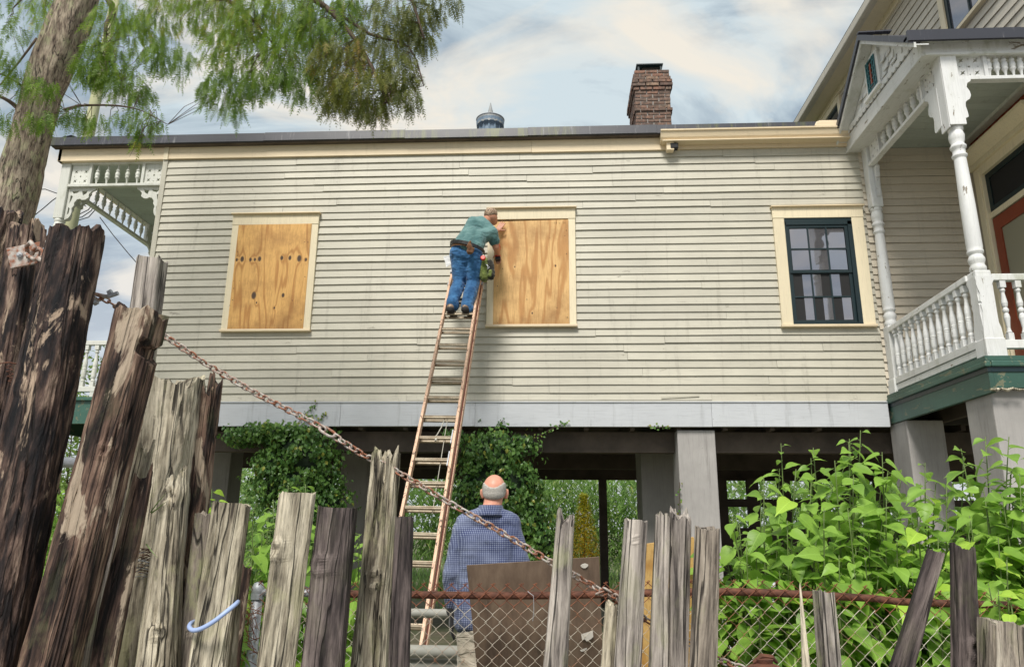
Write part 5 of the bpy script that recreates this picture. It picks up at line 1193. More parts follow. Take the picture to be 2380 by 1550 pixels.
# ------------------------------------------------ the man watching from the ground
GYY = 4.85
def z2(zx, zy, y=GYY): return at(1013.4+zx*.304, 1078.5+zy*.304, y=y)
hd = z2(445, 190, GYY+.02); man2 = thing('person', (hd.x-.02, GYY, 0), 'bald person in blue check shirt and khaki trousers looking up from behind the fence', 'person')
b = MB(); Mt = Matrix.Rotation(R(28), 3, 'X') @ Matrix.Rotation(R(2), 3, 'Y')
ellip(b, hd, .074, .093, .092, Mt, 26); ellip(b, hd+V((0, -.015, -.028)), .069, .075, .062, None, 24); ellip(b, hd+V((0, .06, .0)), .058, .06, .075, Mt)
for sg in (-1, 1):                                     # ears: cupped rims
    e = hd+V((sg*.080, .022, -.030)); capsule(b, e+V((0, .0, .022)), e+V((-sg*.006, .005, -.022)), .012, .009, 8); capsule(b, e+V((sg*.007, -.008, .024)), e+V((sg*.009, -.004, -.002)), .007, .007, 8); capsule(b, e+V((sg*.009, -.004, -.002)), e+V((-sg*.002, .004, -.030)), .007, .006, 8)
capsule(b, hd+V((0, .115, .04)), hd+V((0, .135, .02)), .012, .014, 8); capsule(b, hd+V((-.02, .105, -.02)), hd+V((.02, .105, -.02)), .012, .012, 8)
nk = z2(420, 335, GYY-.01); sL, sR = z2(205, 500), z2(575, 505); capsule(b, nk+V((0, 0, -.05)), hd+V((0, .0, -.04)), .062, .060)
eL, wL = z2(122, 835, GYY-.03), z2(125, 1120, GYY+.02); eR, wR = z2(655, 800, GYY-.02), z2(640, 1080, GYY+.06)
capsule(b, nk, sL, .05, .04); capsule(b, nk, sR, .05, .04); capsule(b, sL, eL, .055, .045); capsule(b, eL, wL, .045, .032); capsule(b, sR, eR, .055, .045); capsule(b, eR, wR, .045, .032)
ct = z2(390, 700); hp_ = V((hd.x-.015, GYY, .98)); lL, lR = hp_+V((-.095, 0, -.03)), hp_+V((.095, 0, -.03))
for q in (sL, sR): capsule(b, q, hp_, .04, .10)
for h_, x in ((lL, -.01), (lR, .02)):
    kn = V((h_.x+x, GYY+.01, .50)); an = V((h_.x+x*1.5, GYY-.02, .09)); capsule(b, h_, kn, .09, .06); capsule(b, kn, an, .058, .042); capsule(b, an+V((0, 0, -.04)), an+V((x, .15, -.05)), .04, .035)
hand(b, wL, V((-.05, .05, -1)), V((.9, .2, 0)), V((.1, 1, 0)), 1.0, .35, .1); hand(b, wR, V((0, .2, -1)), V((-.9, .2, 0)), V((-.1, 1, 0)), 1.0, .35, .1)
fuse(b, 'body', 'skin_pink', man2, .0065, 3)
# cropped grey fringe round the bald crown: a thin shell over the back and sides
vs = []; fs = []; n = 40; k = 14; rows = []
for j_ in range(k+1):
    for i in range(n+1):
        a = lerp(R(-20), R(200), i/n)                      # sweep from ear to ear round the back (-y)
        dirh = V((math.cos(a), -math.sin(a), 0)); back = max(0, math.sin(a))
        hiE = lerp(R(34), R(4), back**3) ; loE = lerp(R(-30), R(-48), back); el = lerp(loE, hiE, j_/k) + .06*noise.noise(V((a*5, 3, 1)))*(1 if j_ == k else 0)
        dr_ = V((dirh.x*math.cos(el), dirh.y*math.cos(el), math.sin(el)))
        # radius of the joined skull ellipsoids in this direction
        def rad(dv, c, rx, ry, rz, Mx):
            q = (Mx.inverted() @ dv) if Mx else dv; o_ = (Mx.inverted() @ -c) if Mx else -c
            A = (q.x/rx)**2+(q.y/ry)**2+(q.z/rz)**2; B = 2*(q.x*o_.x/rx**2+q.y*o_.y/ry**2+q.z*o_.z/rz**2); C_ = (o_.x/rx)**2+(o_.y/ry)**2+(o_.z/rz)**2-1; D = B*B-4*A*C_
            return (-B+math.sqrt(D))/(2*A) if D > 0 else 0
        r_ = max(rad(dr_, V((0, 0, 0)), .074, .093, .092, Mt), rad(dr_, V((0, -.015, -.028)), .069, .075, .062, None))
        th_ = .0035 if 0 < j_ < k else -.003
        vs.append(hd+dr_*(r_+th_))
for j_ in range(k): fs += [(j_*(n+1)+i, j_*(n+1)+i+1, (j_+1)*(n+1)+i+1, (j_+1)*(n+1)+i) for i in range(n)]
MB().add(vs, fs).build('hair', 'hair_grey', man2, smooth=True)
t = MB(); yk = z2(400, 430)
capsule(t, z2(255, 470), z2(530, 475), .074, .074); capsule(t, z2(245, 530), z2(540, 530), .085, .085)
for zy in range(590, 1211, 50):
    for dy in (-.012, .05): capsule(t, z2(272-.012*(zy-600), zy, GYY+dy), z2(492, zy, GYY+dy), .104, .104)
capsule(t, sL, eL, .068, .060); capsule(t, eL, wL+V((0, 0, .04)), .062, .048); capsule(t, sR, eR, .068, .060); capsule(t, eR, wR+V((0, 0, .04)), .062, .048)
capsule(t, nk+V((-.05, -.01, -.05)), z2(230, 450), .060, .07); capsule(t, nk+V((.05, -.01, -.05)), z2(570, 455), .060, .07)
capsule(t, nk+V((-.035, -.02, -.075)), nk+V((.035, -.02, -.075)), .062, .062); capsule(t, nk+V((-.09, -.015, -.085)), nk+V((.09, -.015, -.085)), .06, .06)
fuse(t, 'shirt', 'check_shirt', man2, .0085, 5, .014)
co = MB(); n = 26; vs = []; fs = []
for j_, (r1, z) in enumerate(((.074, .030), (.078, .012), (.092, -.030), (.100, -.050), (.094, -.048), (.072, .0))):
    for i in range(n): a = 2*math.pi*i/n; vs.append(nk+V((r1*1.02*math.cos(a), -.006+r1*.95*math.sin(a), -.012+z-(.012*math.sin(a) if z < 0 else 0))))
for j_ in range(5): fs += [(j_*n+i, j_*n+(i+1) % n, (j_+1)*n+(i+1) % n, (j_+1)*n+i) for i in range(n)]
co.add(vs, fs).build('collar', 'check_shirt', man2, smooth=True)
MB().bar(z2(365, 520, GYY-.088), z2(372, 760, GYY-.112), .020, .006, up=V((0, -1, 0))).build('back_pleat', 'check_shirt', man2)
tr = MB()
capsule(tr, lL+V((.02, 0, .05)), lR+V((-.02, 0, .05)), .11, .11)
for h_, x in ((lL, -.01), (lR, .02)):
    kn = V((h_.x+x, GYY+.01, .50)); an = V((h_.x+x*1.5, GYY-.02, .09)); capsule(tr, h_, kn, .105, .088); capsule(tr, kn, an, .095, .088)
fuse(tr, 'trousers', 'khaki', man2, .010, 4, .03)
gl_ = MB(); hand(gl_, wL+V((0, 0, .01)), V((-.05, .05, -1)), V((.9, .2, 0)), V((.1, 1, 0)), 1.12, .35, .1); capsule(gl_, wL+V((0, 0, .05)), wL, .042, .040); fuse(gl_, 'glove', 'glove', man2, .007, 2)
for x in (-.105, .125):
    sh = MB(); c = V((hp_.x+x, GYY, .045)); capsule(sh, c+V((0, -.05, 0)), c+V((.01, .17, -.005)), .045, .04); capsule(sh, c, c+V((0, 0, .08)), .05, .05); fuse(sh, 'shoe', 'plastic_black', man2, .01, 2)
# ================================================================== plants
def leafcard(m, p, d, n, L, w, tint, T, fold=.25, droop=.3):
    """one pointed leaf as four triangles-worth of quads: base, widest, tip, folded along the rib"""
    d = d.normalized(); s = d.cross(n); s = s.normalized() if s.length > 1e-5 else V((1, 0, 0)); u = s.cross(d)
    a = p; b = p+d*L*.45+s*w/2+u*fold*w*.5; c = p+d*L*.45-s*w/2+u*fold*w*.5; e = p+d*L-u*droop*L*.4; f = p+d*L*.5
    k = len(m.v); m.v += [a, b, e, c, f]; m.f += [(k, k+4, k+1), (k+4, k+2, k+1), (k, k+3, k+4), (k+4, k+3, k+2)]; m.m += [0]*4; T += [tint]*4
def rvec(): 
    while True:
        v = V((random.uniform(-1, 1), random.uniform(-1, 1), random.uniform(-1, 1)))
        if .05 < v.length < 1: return v.normalized()
# ---- bald cypress: thick lichened trunk, drooping feathery sprays
TY = 7.4
cy = thing('cypress_tree', at(40, 600, y=TY).xy.to_3d(), 'bald cypress tree with lichen-spotted trunk and drooping feathery green sprays over the roof', 'tree')
tr_ = [(-110, 900, 112), (-45, 700, 106), (6, 560, 98), (31, 470, 92), (54, 380, 88), (76, 302, 83), (100, 212, 82), (128, 138, 88), (158, 60, 86), (188, -15, 76), (228, -120, 70), (280, -280, 62), (330, -420, 50)]
P = []; rr_ = []
for u, v, w in tr_: p = at(u, v, y=TY); P.append(p); rr_.append(w/2/ (1717.6/ ((p-CAM).dot(_f))))
g0 = P[0]+(P[0]-P[1])*((P[0].z+.2)/(P[1].z-P[0].z)); P = [g0]+P; rr_ = [rr_[0]*1.35]+rr_
# resample and roughen
Q = []; RQ = []
for i in range(len(P)-1):
    for t in range(6): Q.append(P[i].lerp(P[i+1], t/6)); RQ.append(lerp(rr_[i], rr_[i+1], t/6))
m = MB(); na = 48; vs = []
for j_, (p, r) in enumerate(zip(Q, RQ)):
    d = (Q[min(j_+1, len(Q)-1)]-Q[max(0, j_-1)]).normalized(); a = d.cross(V((0, 1, 0))).normalized(); b_ = d.cross(a)
    for i in range(na):
        t = 2*math.pi*i/na; q = V((math.cos(t)*2.2, math.sin(t)*2.2, p.z*1.1)); k = 1+.10*noise.noise(q*.9)+.06*noise.noise(V((math.cos(t)*7, math.sin(t)*7, p.z*2)))
        k -= .05*max(0, 1-abs(noise.noise(V((math.cos(t)*9, math.sin(t)*9, p.z*1.6))))*5)
        vs.append(p+(a*math.cos(t)+b_*math.sin(t))*r*k)
m.add(vs, [(j_*na+i, j_*na+(i+1) % na, (j_+1)*na+(i+1) % na, (j_+1)*na+i) for j_ in range(len(Q)-1) for i in range(na)])
m.build('trunk', 'bark', cy, smooth=True, origin=g0)
def limb(pts, r0, r1, nm='limb'):
    pp = [at(u, v, y=y) for u, v, y in pts]; sm = []
    for i in range(len(pp)-1):
        a, b, c, d = pp[max(0, i-1)], pp[i], pp[i+1], pp[min(len(pp)-1, i+2)]
        for t in (0, .33, .66): sm.append(.5*((2*b)+(c-a)*t+(2*a-5*b+4*c-d)*t*t+(3*b-a-3*c+d)*t**3))
    sm.append(pp[-1]); n = len(sm)
    MB().tube(sm, [lerp(r0, r1, i/(n-1)) for i in range(n)], 6).build(nm, 'twig', cy, smooth=True); return sm
limbs = [limb([(225, -110, 7.4), (330, -60, 7.1), (450, -30, 6.9), (560, 20, 6.8), (640, 110, 6.7)], .06, .008),
         limb([(240, -150, 7.4), (420, -130, 7.0), (600, -70, 6.7), (760, 20, 6.5), (850, 130, 6.4), (900, 240, 6.35)], .07, .008),
         limb([(260, -200, 7.4), (500, -220, 6.9), (760, -150, 6.5), (930, -40, 6.3), (985, 90, 6.2)], .06, .008),
         limb([(770, 20, 6.5), (860, 80, 6.4), (950, 110, 6.35), (985, 200, 6.3)], .02, .005),
         limb([(210, -60, 7.4), (262, 20, 7.2), (246, 60, 7.1), (250, 130, 7.0), (285, 190, 7.0)], .04, .006),
         limb([(150, 255, 7.25), (190, 246, 7.1), (270, 246, 7.0), (330, 258, 6.95), (390, 290, 6.9)], .016, .004),
         limb([(45, 255, 7.3), (20, 235, 7.2), (-20, 215, 7.1)], .03, .012), limb([(66, 210, 7.35), (10, 175, 7.2), (-30, 170, 7.1)], .014, .006), limb([(85, 90, 7.3), (40, 150, 7.2), (-10, 210, 7.1)], .016, .006),
         limb([(170, -20, 7.3), (90, -30, 7.1), (30, 20, 7.0)], .03, .006), limb([(880, -60, 6.4), (1000, -50, 6.3), (1075, -10, 6.25)], .03, .005)]
TN = {'g': (MB(), []), 'o': (MB(), [])}; TWG = MB()
def spray(p, L, kind, lean, tint):
    """a hanging branchlet: thin stem and two ranks of needles"""
    m, T = TN[kind]; d = V((lean[0], lean[1], -1)).normalized(); n = max(4, int(L/.024)); c = rvec()*.25; pts = []
    for i in range(n+1): t = i/n; pts.append(p+d*L*t+c*L*t*t*.6)
    sx = rvec(); s = d.cross(sx).normalized()
    for i in range(1, n):
        q = pts[i]; w = .044*math.sin(math.pi*min(1, .25+i/n*.8))+.006
        for sg in (-1, 1):
            e = q+(s*sg*.8+d*.75+rvec()*.25)*w; k = len(m.v); o_ = d*.0070
            m.v += [q-o_, q+o_, e]; m.f.append((k, k+1, k+2)); m.m.append(0); T.append(max(0, min(1, tint+random.uniform(-.12, .12))))
    k = len(m.v); o_ = s*.0016; m.v += [pts[0]-o_, pts[0]+o_, pts[-1]]; m.f.append((k, k+1, k+2)); m.m.append(0); T.append(.05)
def cluster(u, v, y, ru, rv, n, kind='g', L=(.12, .26), tint=(.2, .8), bias=0.):
    c = at(u, v, y=y); kx = (at(u+10, v, y=y)-c).length/10
    for _ in range(n):
        while True:
            a, b, d = random.uniform(-1, 1), random.uniform(-1, 1), random.uniform(-1, 1)
            if a*a+b*b+d*d < 1: break
        if fbm(V((u*.02+a*2.1, v*.02+b*2.1, d*2)), 3) < bias: continue
        p = c+V((a*ru*kx, d*ru*kx*.8, -b*rv*kx)); spray(p, random.uniform(*L), kind, (a*.35+random.uniform(-.25, .25), random.uniform(-.3, .3)), max(0, min(1, random.uniform(*tint)+random.choice([-.3, 0, 0, .2]))))
    for _ in range(max(3, n//28)):
        a, b, d = [random.uniform(-.9, .9) for _ in range(3)]; q = c+V((a*ru*kx, d*ru*kx*.6, -b*rv*kx*.8))
        best = min((x for l in limbs for x in l), key=lambda x: (x-q).length); mid_ = (best+q)/2+V((0, 0, .05))+rvec()*.06
        if (best-q).length < .75 and not (380 < u < 470 and v > 80): TWG.tube([best, mid_, q, q+V((a*.1, 0, -.18))], [.0045, .0035, .0025, .001], 4)
K = 1.12
for (u, v, y, ru, rv, n, kd, tn) in [
    (48, 20, 7.0, 55, 60, 80, 'g', (.2, .7)), (20, 90, 7.0, 40, 60, 60, 'g', (.1, .5)), (105, 15, 7.6, 34, 40, 90, 'g', (.4, .95)), (30, 150, 7.0, 40, 30, 50, 'g', (.1, .4)), (50, 185, 7.0, 40, 25, 55, 'g', (.1, .4)), (15, 270, 7.0, 30, 30, 40, 'g', (.1, .4)),
    (105, 195, 6.75, 28, 22, 60, 'g', (.2, .6)), (95, 270, 6.75, 30, 22, 60, 'g', (.2, .6)), (175, 265, 7.0, 40, 25, 70, 'g', (.1, .4)), (225, 280, 7.0, 40, 18, 60, 'g', (.1, .35)), (330, 275, 6.95, 55, 22, 110, 'g', (.1, .35)), (325, 308, 6.95, 14, 16, 22, 'g', (.05, .3)), (325, 326, 6.9, 6, 8, 8, 'g', (.8, 1.)),
    (235, 140, 7.0, 60, 48, 330, 'g', (.15, .6)), (280, 60, 7.0, 75, 70, 400, 'g', (.3, .9)), (290, 185, 7.0, 50, 40, 200, 'g', (.15, .6)), (330, 215, 7.0, 28, 25, 50, 'g', (.05, .35)), (210, 165, 6.95, 30, 28, 90, 'g', (.1, .5)),
    (370, 30, 6.9, 55, 60, 200, 'g', (.3, .9)), (385, 120, 6.9, 40, 45, 110, 'g', (.1, .5)), (430, 140, 6.85, 30, 40, 60, 'g', (.05, .35)), (355, 130, 6.9, 30, 40, 60, 'g', (.1, .5)),
    (500, 25, 6.8, 80, 70, 480, 'g', (.4, 1.)), (550, 110, 6.75, 75, 60, 380, 'g', (.3, .85)), (540, 200, 6.7, 60, 50, 230, 'g', (.1, .5)), (600, 190, 6.7, 40, 45, 130, 'g', (.1, .5)), (490, 205, 6.75, 26, 35, 60, 'g', (.05, .3)), (545, 250, 6.7, 22, 30, 40, 'g', (.05, .3)),
    (640, 20, 6.7, 90, 70, 520, 'g', (.35, .95)), (690, 110, 6.6, 80, 60, 430, 'g', (.3, .9)), (760, 40, 6.5, 90, 70, 520, 'g', (.2, .8)), (700, 190, 6.55, 55, 40, 160, 'g', (.05, .4)), (655, 170, 6.6, 40, 30, 90, 'g', (.05, .4)),
    (790, 140, 6.45, 70, 60, 420, 'o', (.2, .9)), (850, 200, 6.4, 80, 55, 420, 'o', (.2, .85)), (900, 60, 6.4, 70, 80, 400, 'o', (.1, .6)), (925, 160, 6.35, 50, 55, 260, 'o', (.1, .6)), (790, 215, 6.45, 50, 40, 160, 'o', (.1, .6)), (870, 245, 6.4, 45, 28, 110, 'o', (.0, .4)), (945, 225, 6.35, 35, 35, 100, 'o', (.0, .4)), (975, 40, 6.3, 40, 60, 190, 'o', (.0, .4)), (985, 90, 6.3, 22, 30, 60, 'o', (.0, .35)), (1030, 5, 6.3, 50, 30, 90, 'o', (.0, .35)), (770, 230, 6.45, 20, 35, 40, 'o', (.0, .3)),
    (830, 120, 6.4, 26, 40, 80, 'o', (.85, 1.0)), (560, 60, 6.7, 50, 40, 120, 'g', (.85, 1.)), (850, -60, 6.4, 180, 50, 300, 'g', (.2, .8)), (500, -70, 6.8, 200, 60, 300, 'g', (.2, .8)), (150, -60, 7.9, 150, 50, 150, 'g', (.2, .8))]:
    cluster(u, v, y, ru, rv, int(n*K), kd, tint=tn, bias=-.18)
for kd, mat in (('g', 'cypress_leaf'), ('o', 'cypress_olive')):
    m, T = TN[kd]; m.build('crown', mat, cy, tint=T)
tag(TWG.build('twigs', 'twig', cy), kind='stuff')
# ---- utility pole and wires behind the left porch
po = thing('utility_pole', at(205, 330, y=15).xy.to_3d(), 'mossy pale utility pole rising behind the porch roof', 'pole')
a, b = at(203, 330, y=15), at(238, 150, y=15); ax = (b-a).normalized(); g0 = a-ax*(a.z/ax.z)
MB().tube([g0, a, b, b+ax*2.2], [.16, .125, .115, .10], 16).build('shaft', 'pole_wood', po, smooth=True)
wi = [([(80, 441, 15), (105, 440, 15), (127, 448, 15), (170, 462, 15), (200, 480, 15)], 'overhead wire running behind the porch post, the upper one'), ([(66, 512, 15), (100, 485, 15), (122, 466, 15), (160, 440, 15)], 'overhead wire sagging between the cypress trunk and the porch post'),
      ([(232, 505, 15.5), (262, 545, 15.5), (295, 585, 15.5), (330, 625, 15.5), (380, 690, 15.5)], 'black wire slanting down behind the porch spindles'), ([(160, 500, 15.2), (185, 498, 15.2), (205, 488, 15.2), (220, 470, 15.2)], 'curved wire drooping below the porch bracket, upper one of three'), ([(160, 510, 15.2), (190, 505, 15.2), (212, 490, 15.2), (226, 466, 15.2)], 'curved wire drooping below the porch bracket, middle one of three'), ([(160, 512, 15.3), (180, 513, 15.3), (206, 505, 15.3), (230, 478, 15.3)], 'curved wire drooping below the porch bracket, lowest of three')]
for pts, lab in wi: tag(MB().tube([at(u, v, y=y) for u, v, y in pts], .011, 5).build('overhead_wire', 'wire_black', None, origin=at(*pts[0][:2], y=pts[0][2])), lab, 'wire', 'overhead wires')
# ---- climbing fig on two of the piers
def vine(name, label, blobs, y, n, strands):
    o = thing(name, at(blobs[0][0], 1236, y=y).xy.to_3d(), label, 'vine'); m = MB(); T = []; tot = sum(b[2]*b[3] for b in blobs)
    for (u, v, ru, rv) in blobs:
        c = at(u, v, y=y); kx = (at(u+10, v, y=y)-c).length/10; core = MB()
        for _ in range(int(n*ru*rv/tot)):
            a = rvec(); 
            if a.y > .35: a.y = -a.y
            r = random.uniform(.72, 1.06)*(1+.55*fbm(a*2.3+V((u*.1, v*.1, 0)), 3)); p = c+V((a.x*ru*kx*r, a.y*.34*r, a.z*rv*kx*r)); nn = (a+rvec()*.7).normalized()
            clump = noise.noise(V((p.x*5, p.y*5, p.z*5)))
            if clump < -.28: continue
            d = (rvec()*.6+V((0, -.2, -.7))).normalized(); L = random.uniform(.045, .085); leafcard(m, p, d, nn, L, L*.7, min(1, max(0, .35+.5*clump+random.uniform(-.25, .25))) if random.random() > .05 else 1.0, T)
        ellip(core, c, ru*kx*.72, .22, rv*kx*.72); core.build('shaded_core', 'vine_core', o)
    for pts in strands:
        pp = [at(u, v, y=yy) for u, v, yy in pts]
        MB().tube(pp, .004, 4).build('runner', 'twig', o)
        for i in range(len(pp)-1):
            for t in range(9):
                p = pp[i].lerp(pp[i+1], t/9)+V((random.uniform(-.03, .03), -.012, random.uniform(-.03, .03))); d = (rvec()+V((0, -.3, -.5))).normalized(); leafcard(m, p, d, V((0, -1, .3)), .042, .03, random.choice([.2, .5, .8, 1.]), T)
    m.build('foliage', 'vine_leaf', o, tint=T); return o
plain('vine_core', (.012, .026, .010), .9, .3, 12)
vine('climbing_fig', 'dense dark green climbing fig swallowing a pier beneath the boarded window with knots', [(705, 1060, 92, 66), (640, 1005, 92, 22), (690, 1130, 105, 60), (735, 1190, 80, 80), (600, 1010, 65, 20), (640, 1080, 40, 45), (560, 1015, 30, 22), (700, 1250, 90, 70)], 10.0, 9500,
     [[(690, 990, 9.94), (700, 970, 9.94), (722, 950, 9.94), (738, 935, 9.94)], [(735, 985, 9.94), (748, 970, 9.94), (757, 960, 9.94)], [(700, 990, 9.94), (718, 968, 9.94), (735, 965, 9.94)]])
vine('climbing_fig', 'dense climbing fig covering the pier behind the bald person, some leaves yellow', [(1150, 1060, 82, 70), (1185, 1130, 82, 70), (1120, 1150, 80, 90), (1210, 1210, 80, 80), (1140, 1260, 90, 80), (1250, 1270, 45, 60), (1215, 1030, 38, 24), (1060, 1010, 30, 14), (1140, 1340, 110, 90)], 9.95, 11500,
     [[(1150, 1000, 9.94), (1162, 985, 9.94), (1170, 975, 9.94)], [(1240, 1020, 9.94), (1275, 1000, 9.94), (1305, 985, 9.94), (1318, 982, 9.94)], [(1555, 990, 9.94), (1530, 993, 9.94), (1505, 990, 9.94)], [(1566, 1250, 9.96), (1578, 1190, 9.98), (1580, 1120, 10.0)]])
# ---- reeds behind the house: too many to count
m = MB(); T = []
def blade(p, d0, L, w, tint, droop=1.0, n=5):
    d = d0.normalized(); q = p.copy(); s = d.cross(V((0, 0, 1))); s = s.normalized() if s.length > .05 else V((1, 0, 0)); k = len(m.v)
    for i in range(n+1):
        t = i/n; ww = w*(1-t)**.7*(.5+1.2*min(t*4, 1)*.5); m.v.extend([q-s*ww/2, q+s*ww/2]); q = q+d*L/n; d = (d+V((0, 0, -.30*droop))).normalized()
    for i in range(n): m.f.append((k+2*i, k+2*i+1, k+2*i+3, k+2*i+2)); m.m.append(0); T.append(tint)
for _ in range(2300):
    x = random.uniform(-13, 11); y = 23.2+random.random()**1.3*4; H = random.uniform(2.8, 4.6)
    if -4.5 < x < 4.5 or random.random() < .6:
        lean = V((random.uniform(-.15, .15), random.uniform(-.2, .1), 1)).normalized(); tn = random.uniform(.1, .9)
        for k in range(11):
            z = H*(.12+.85*k/11)+random.uniform(-.1, .1); a = random.uniform(0, 2*math.pi); blade(V((x, y, 0))+lean*z, V((math.cos(a), math.sin(a)*.8-.2, random.uniform(.5, 1.2))), random.uniform(.5, .95), random.uniform(.045, .075), min(1, max(0, tn+random.uniform(-.25, .25))), random.uniform(.7, 1.4))
for _ in range(2600):                                  # lower weeds between the house and the reeds
    x = random.uniform(-9, 8); y = random.uniform(16.5, 23); a = random.uniform(0, 6.28); blade(V((x, y, 0)), V((math.cos(a)*.5, math.sin(a)*.5, 1)), random.uniform(.3, .9)*(1 if y < 15 else 1.4), .03, random.uniform(.3, 1), random.uniform(.4, 1.), 4)
tag(m.build('reeds', 'reed_leaf', tint=T), 'tall bright green reeds and weeds growing behind the raised house', 'reeds', kind='stuff')
# ---- feathery golden sapling in front of the reeds
sa = thing('golden_sapling', at(1358, 1236, y=21.5).xy.to_3d(), 'small feathery sapling turning orange and gold in front of the reeds', 'sapling')
base = at(1358, 1236, y=21.5).xy.to_3d(); m = MB(); T = []
MB().tube([base, base+V((0, 0, 2.5))], [.03, .006], 6).build('stem', 'twig', sa)
for _ in range(5200):
    h = random.random(); z = .4+2.05*h; r = (.50*(1-h)+.06)*random.random()**.5; a = random.uniform(0, 6.28); p = base+V((r*math.cos(a), r*math.sin(a), z+random.uniform(-.05, .05))); d = (V((math.cos(a), math.sin(a), .35))+rvec()*.5).normalized()
    leafcard(m, p, d, V((0, 0, 1)), random.uniform(.08, .14), .026, max(0, min(1, 1.15-h*1.1+random.uniform(-.25, .25))), T, .1, .5)
m.build('foliage', 'sapling_leaf', sa, tint=T)
# ---- leafy shrubs glimpsed at the left, beyond the porch and under it
def shrub(name, label, c, rx, ry, rz, n, mat, L=(.06, .12), trunk=True, w=.5):
    o = thing(name, (c.x, c.y, 0), label, 'shrub'); m = MB(); T = []
    if trunk:
        for k in range(4): MB().tube([(c.x+.1*k-.15, c.y, -.05), (c.x+.12*k-.2, c.y, c.z*.6), (c.x+.3*(k-1.5)*rx, c.y, c.z+rz*.3)], [.05, .035, .01], 6).build('stem', 'twig', o)
    for _ in range(n):
        a = rvec(); r = random.random()**.45*(1+.3*fbm(a*2+c, 3)); p = c+V((a.x*rx, a.y*ry, a.z*rz))*r
        if noise.noise(p*2.2) < -.22: continue
        leafcard(m, p, (rvec()+V((0, 0, -.3))).normalized(), rvec(), random.uniform(*L), random.uniform(*L)*w, random.random(), T)
    m.build('foliage', mat, o, tint=T); return o
c = at(205, 880, y=19); shrub('garden_shrub', 'tall loose shrub seen through the far porch balusters', V((c.x, 19, 3.2)), 1.5, 1.2, 3.0, 5200, 'far_leaf', (.09, .17))
c = at(560, 1130, y=22); shrub('garden_shrub', 'yellow green shrub glimpsed between dark piers under the house', V((c.x, 22, 1.7)), 1.2, .9, 1.6, 4200, 'reed_leaf', (.07, .15), w=.35)
c = at(128, 1240, y=6.5); shrub('garden_shrub', 'bright green shrub in the gap between the two creosoted logs', V((c.x, 6.5, .95)), .55, .5, .85, 2600, 'mulberry_leaf', (.05, .10))
for (u, v, ln) in ((520, 1140, 1),):
    pass
# ---- broad-leaved mulberry bushes: each large leaf is a piece
def leafmesh(name, mat):
    """heart-shaped, toothed, arched leaf; base at origin, tip along +x, upper side +z; unit length"""
    ou = [(0, 0), (-.05, .14), (.0, .25), (.13, .33), (.28, .345), (.44, .30), (.60, .215), (.76, .12), (.90, .04), (1.05, 0)]
    vs = []; fs = []
    for (x, y) in ou:
        for f in (-1, -.5, 0, .5, 1):
            yy = y*f; zz = .22*abs(yy)-.30*max(0, x)**2*.8+.02*math.sin(x*22)*abs(f); xx = max(x, 0) if f == 0 else x; vs.append((xx+(.012*math.sin(x*60) if abs(f) == 1 else 0), yy, zz))
    n = len(ou)
    for i in range(n-1): fs += [(5*i+j, 5*i+j+1, 5*i+6+j, 5*i+5+j) for j in range(4)]
    m = MB(); m.add(vs, [f[::-1] for f in fs]); me = m.mesh(name, mat, smooth=True, tint=[.5]*len(fs)); return me
LM = leafmesh('leaf', 'mulberry_leaf'); LT = leafmesh('leaf', 'mulberry_tip')
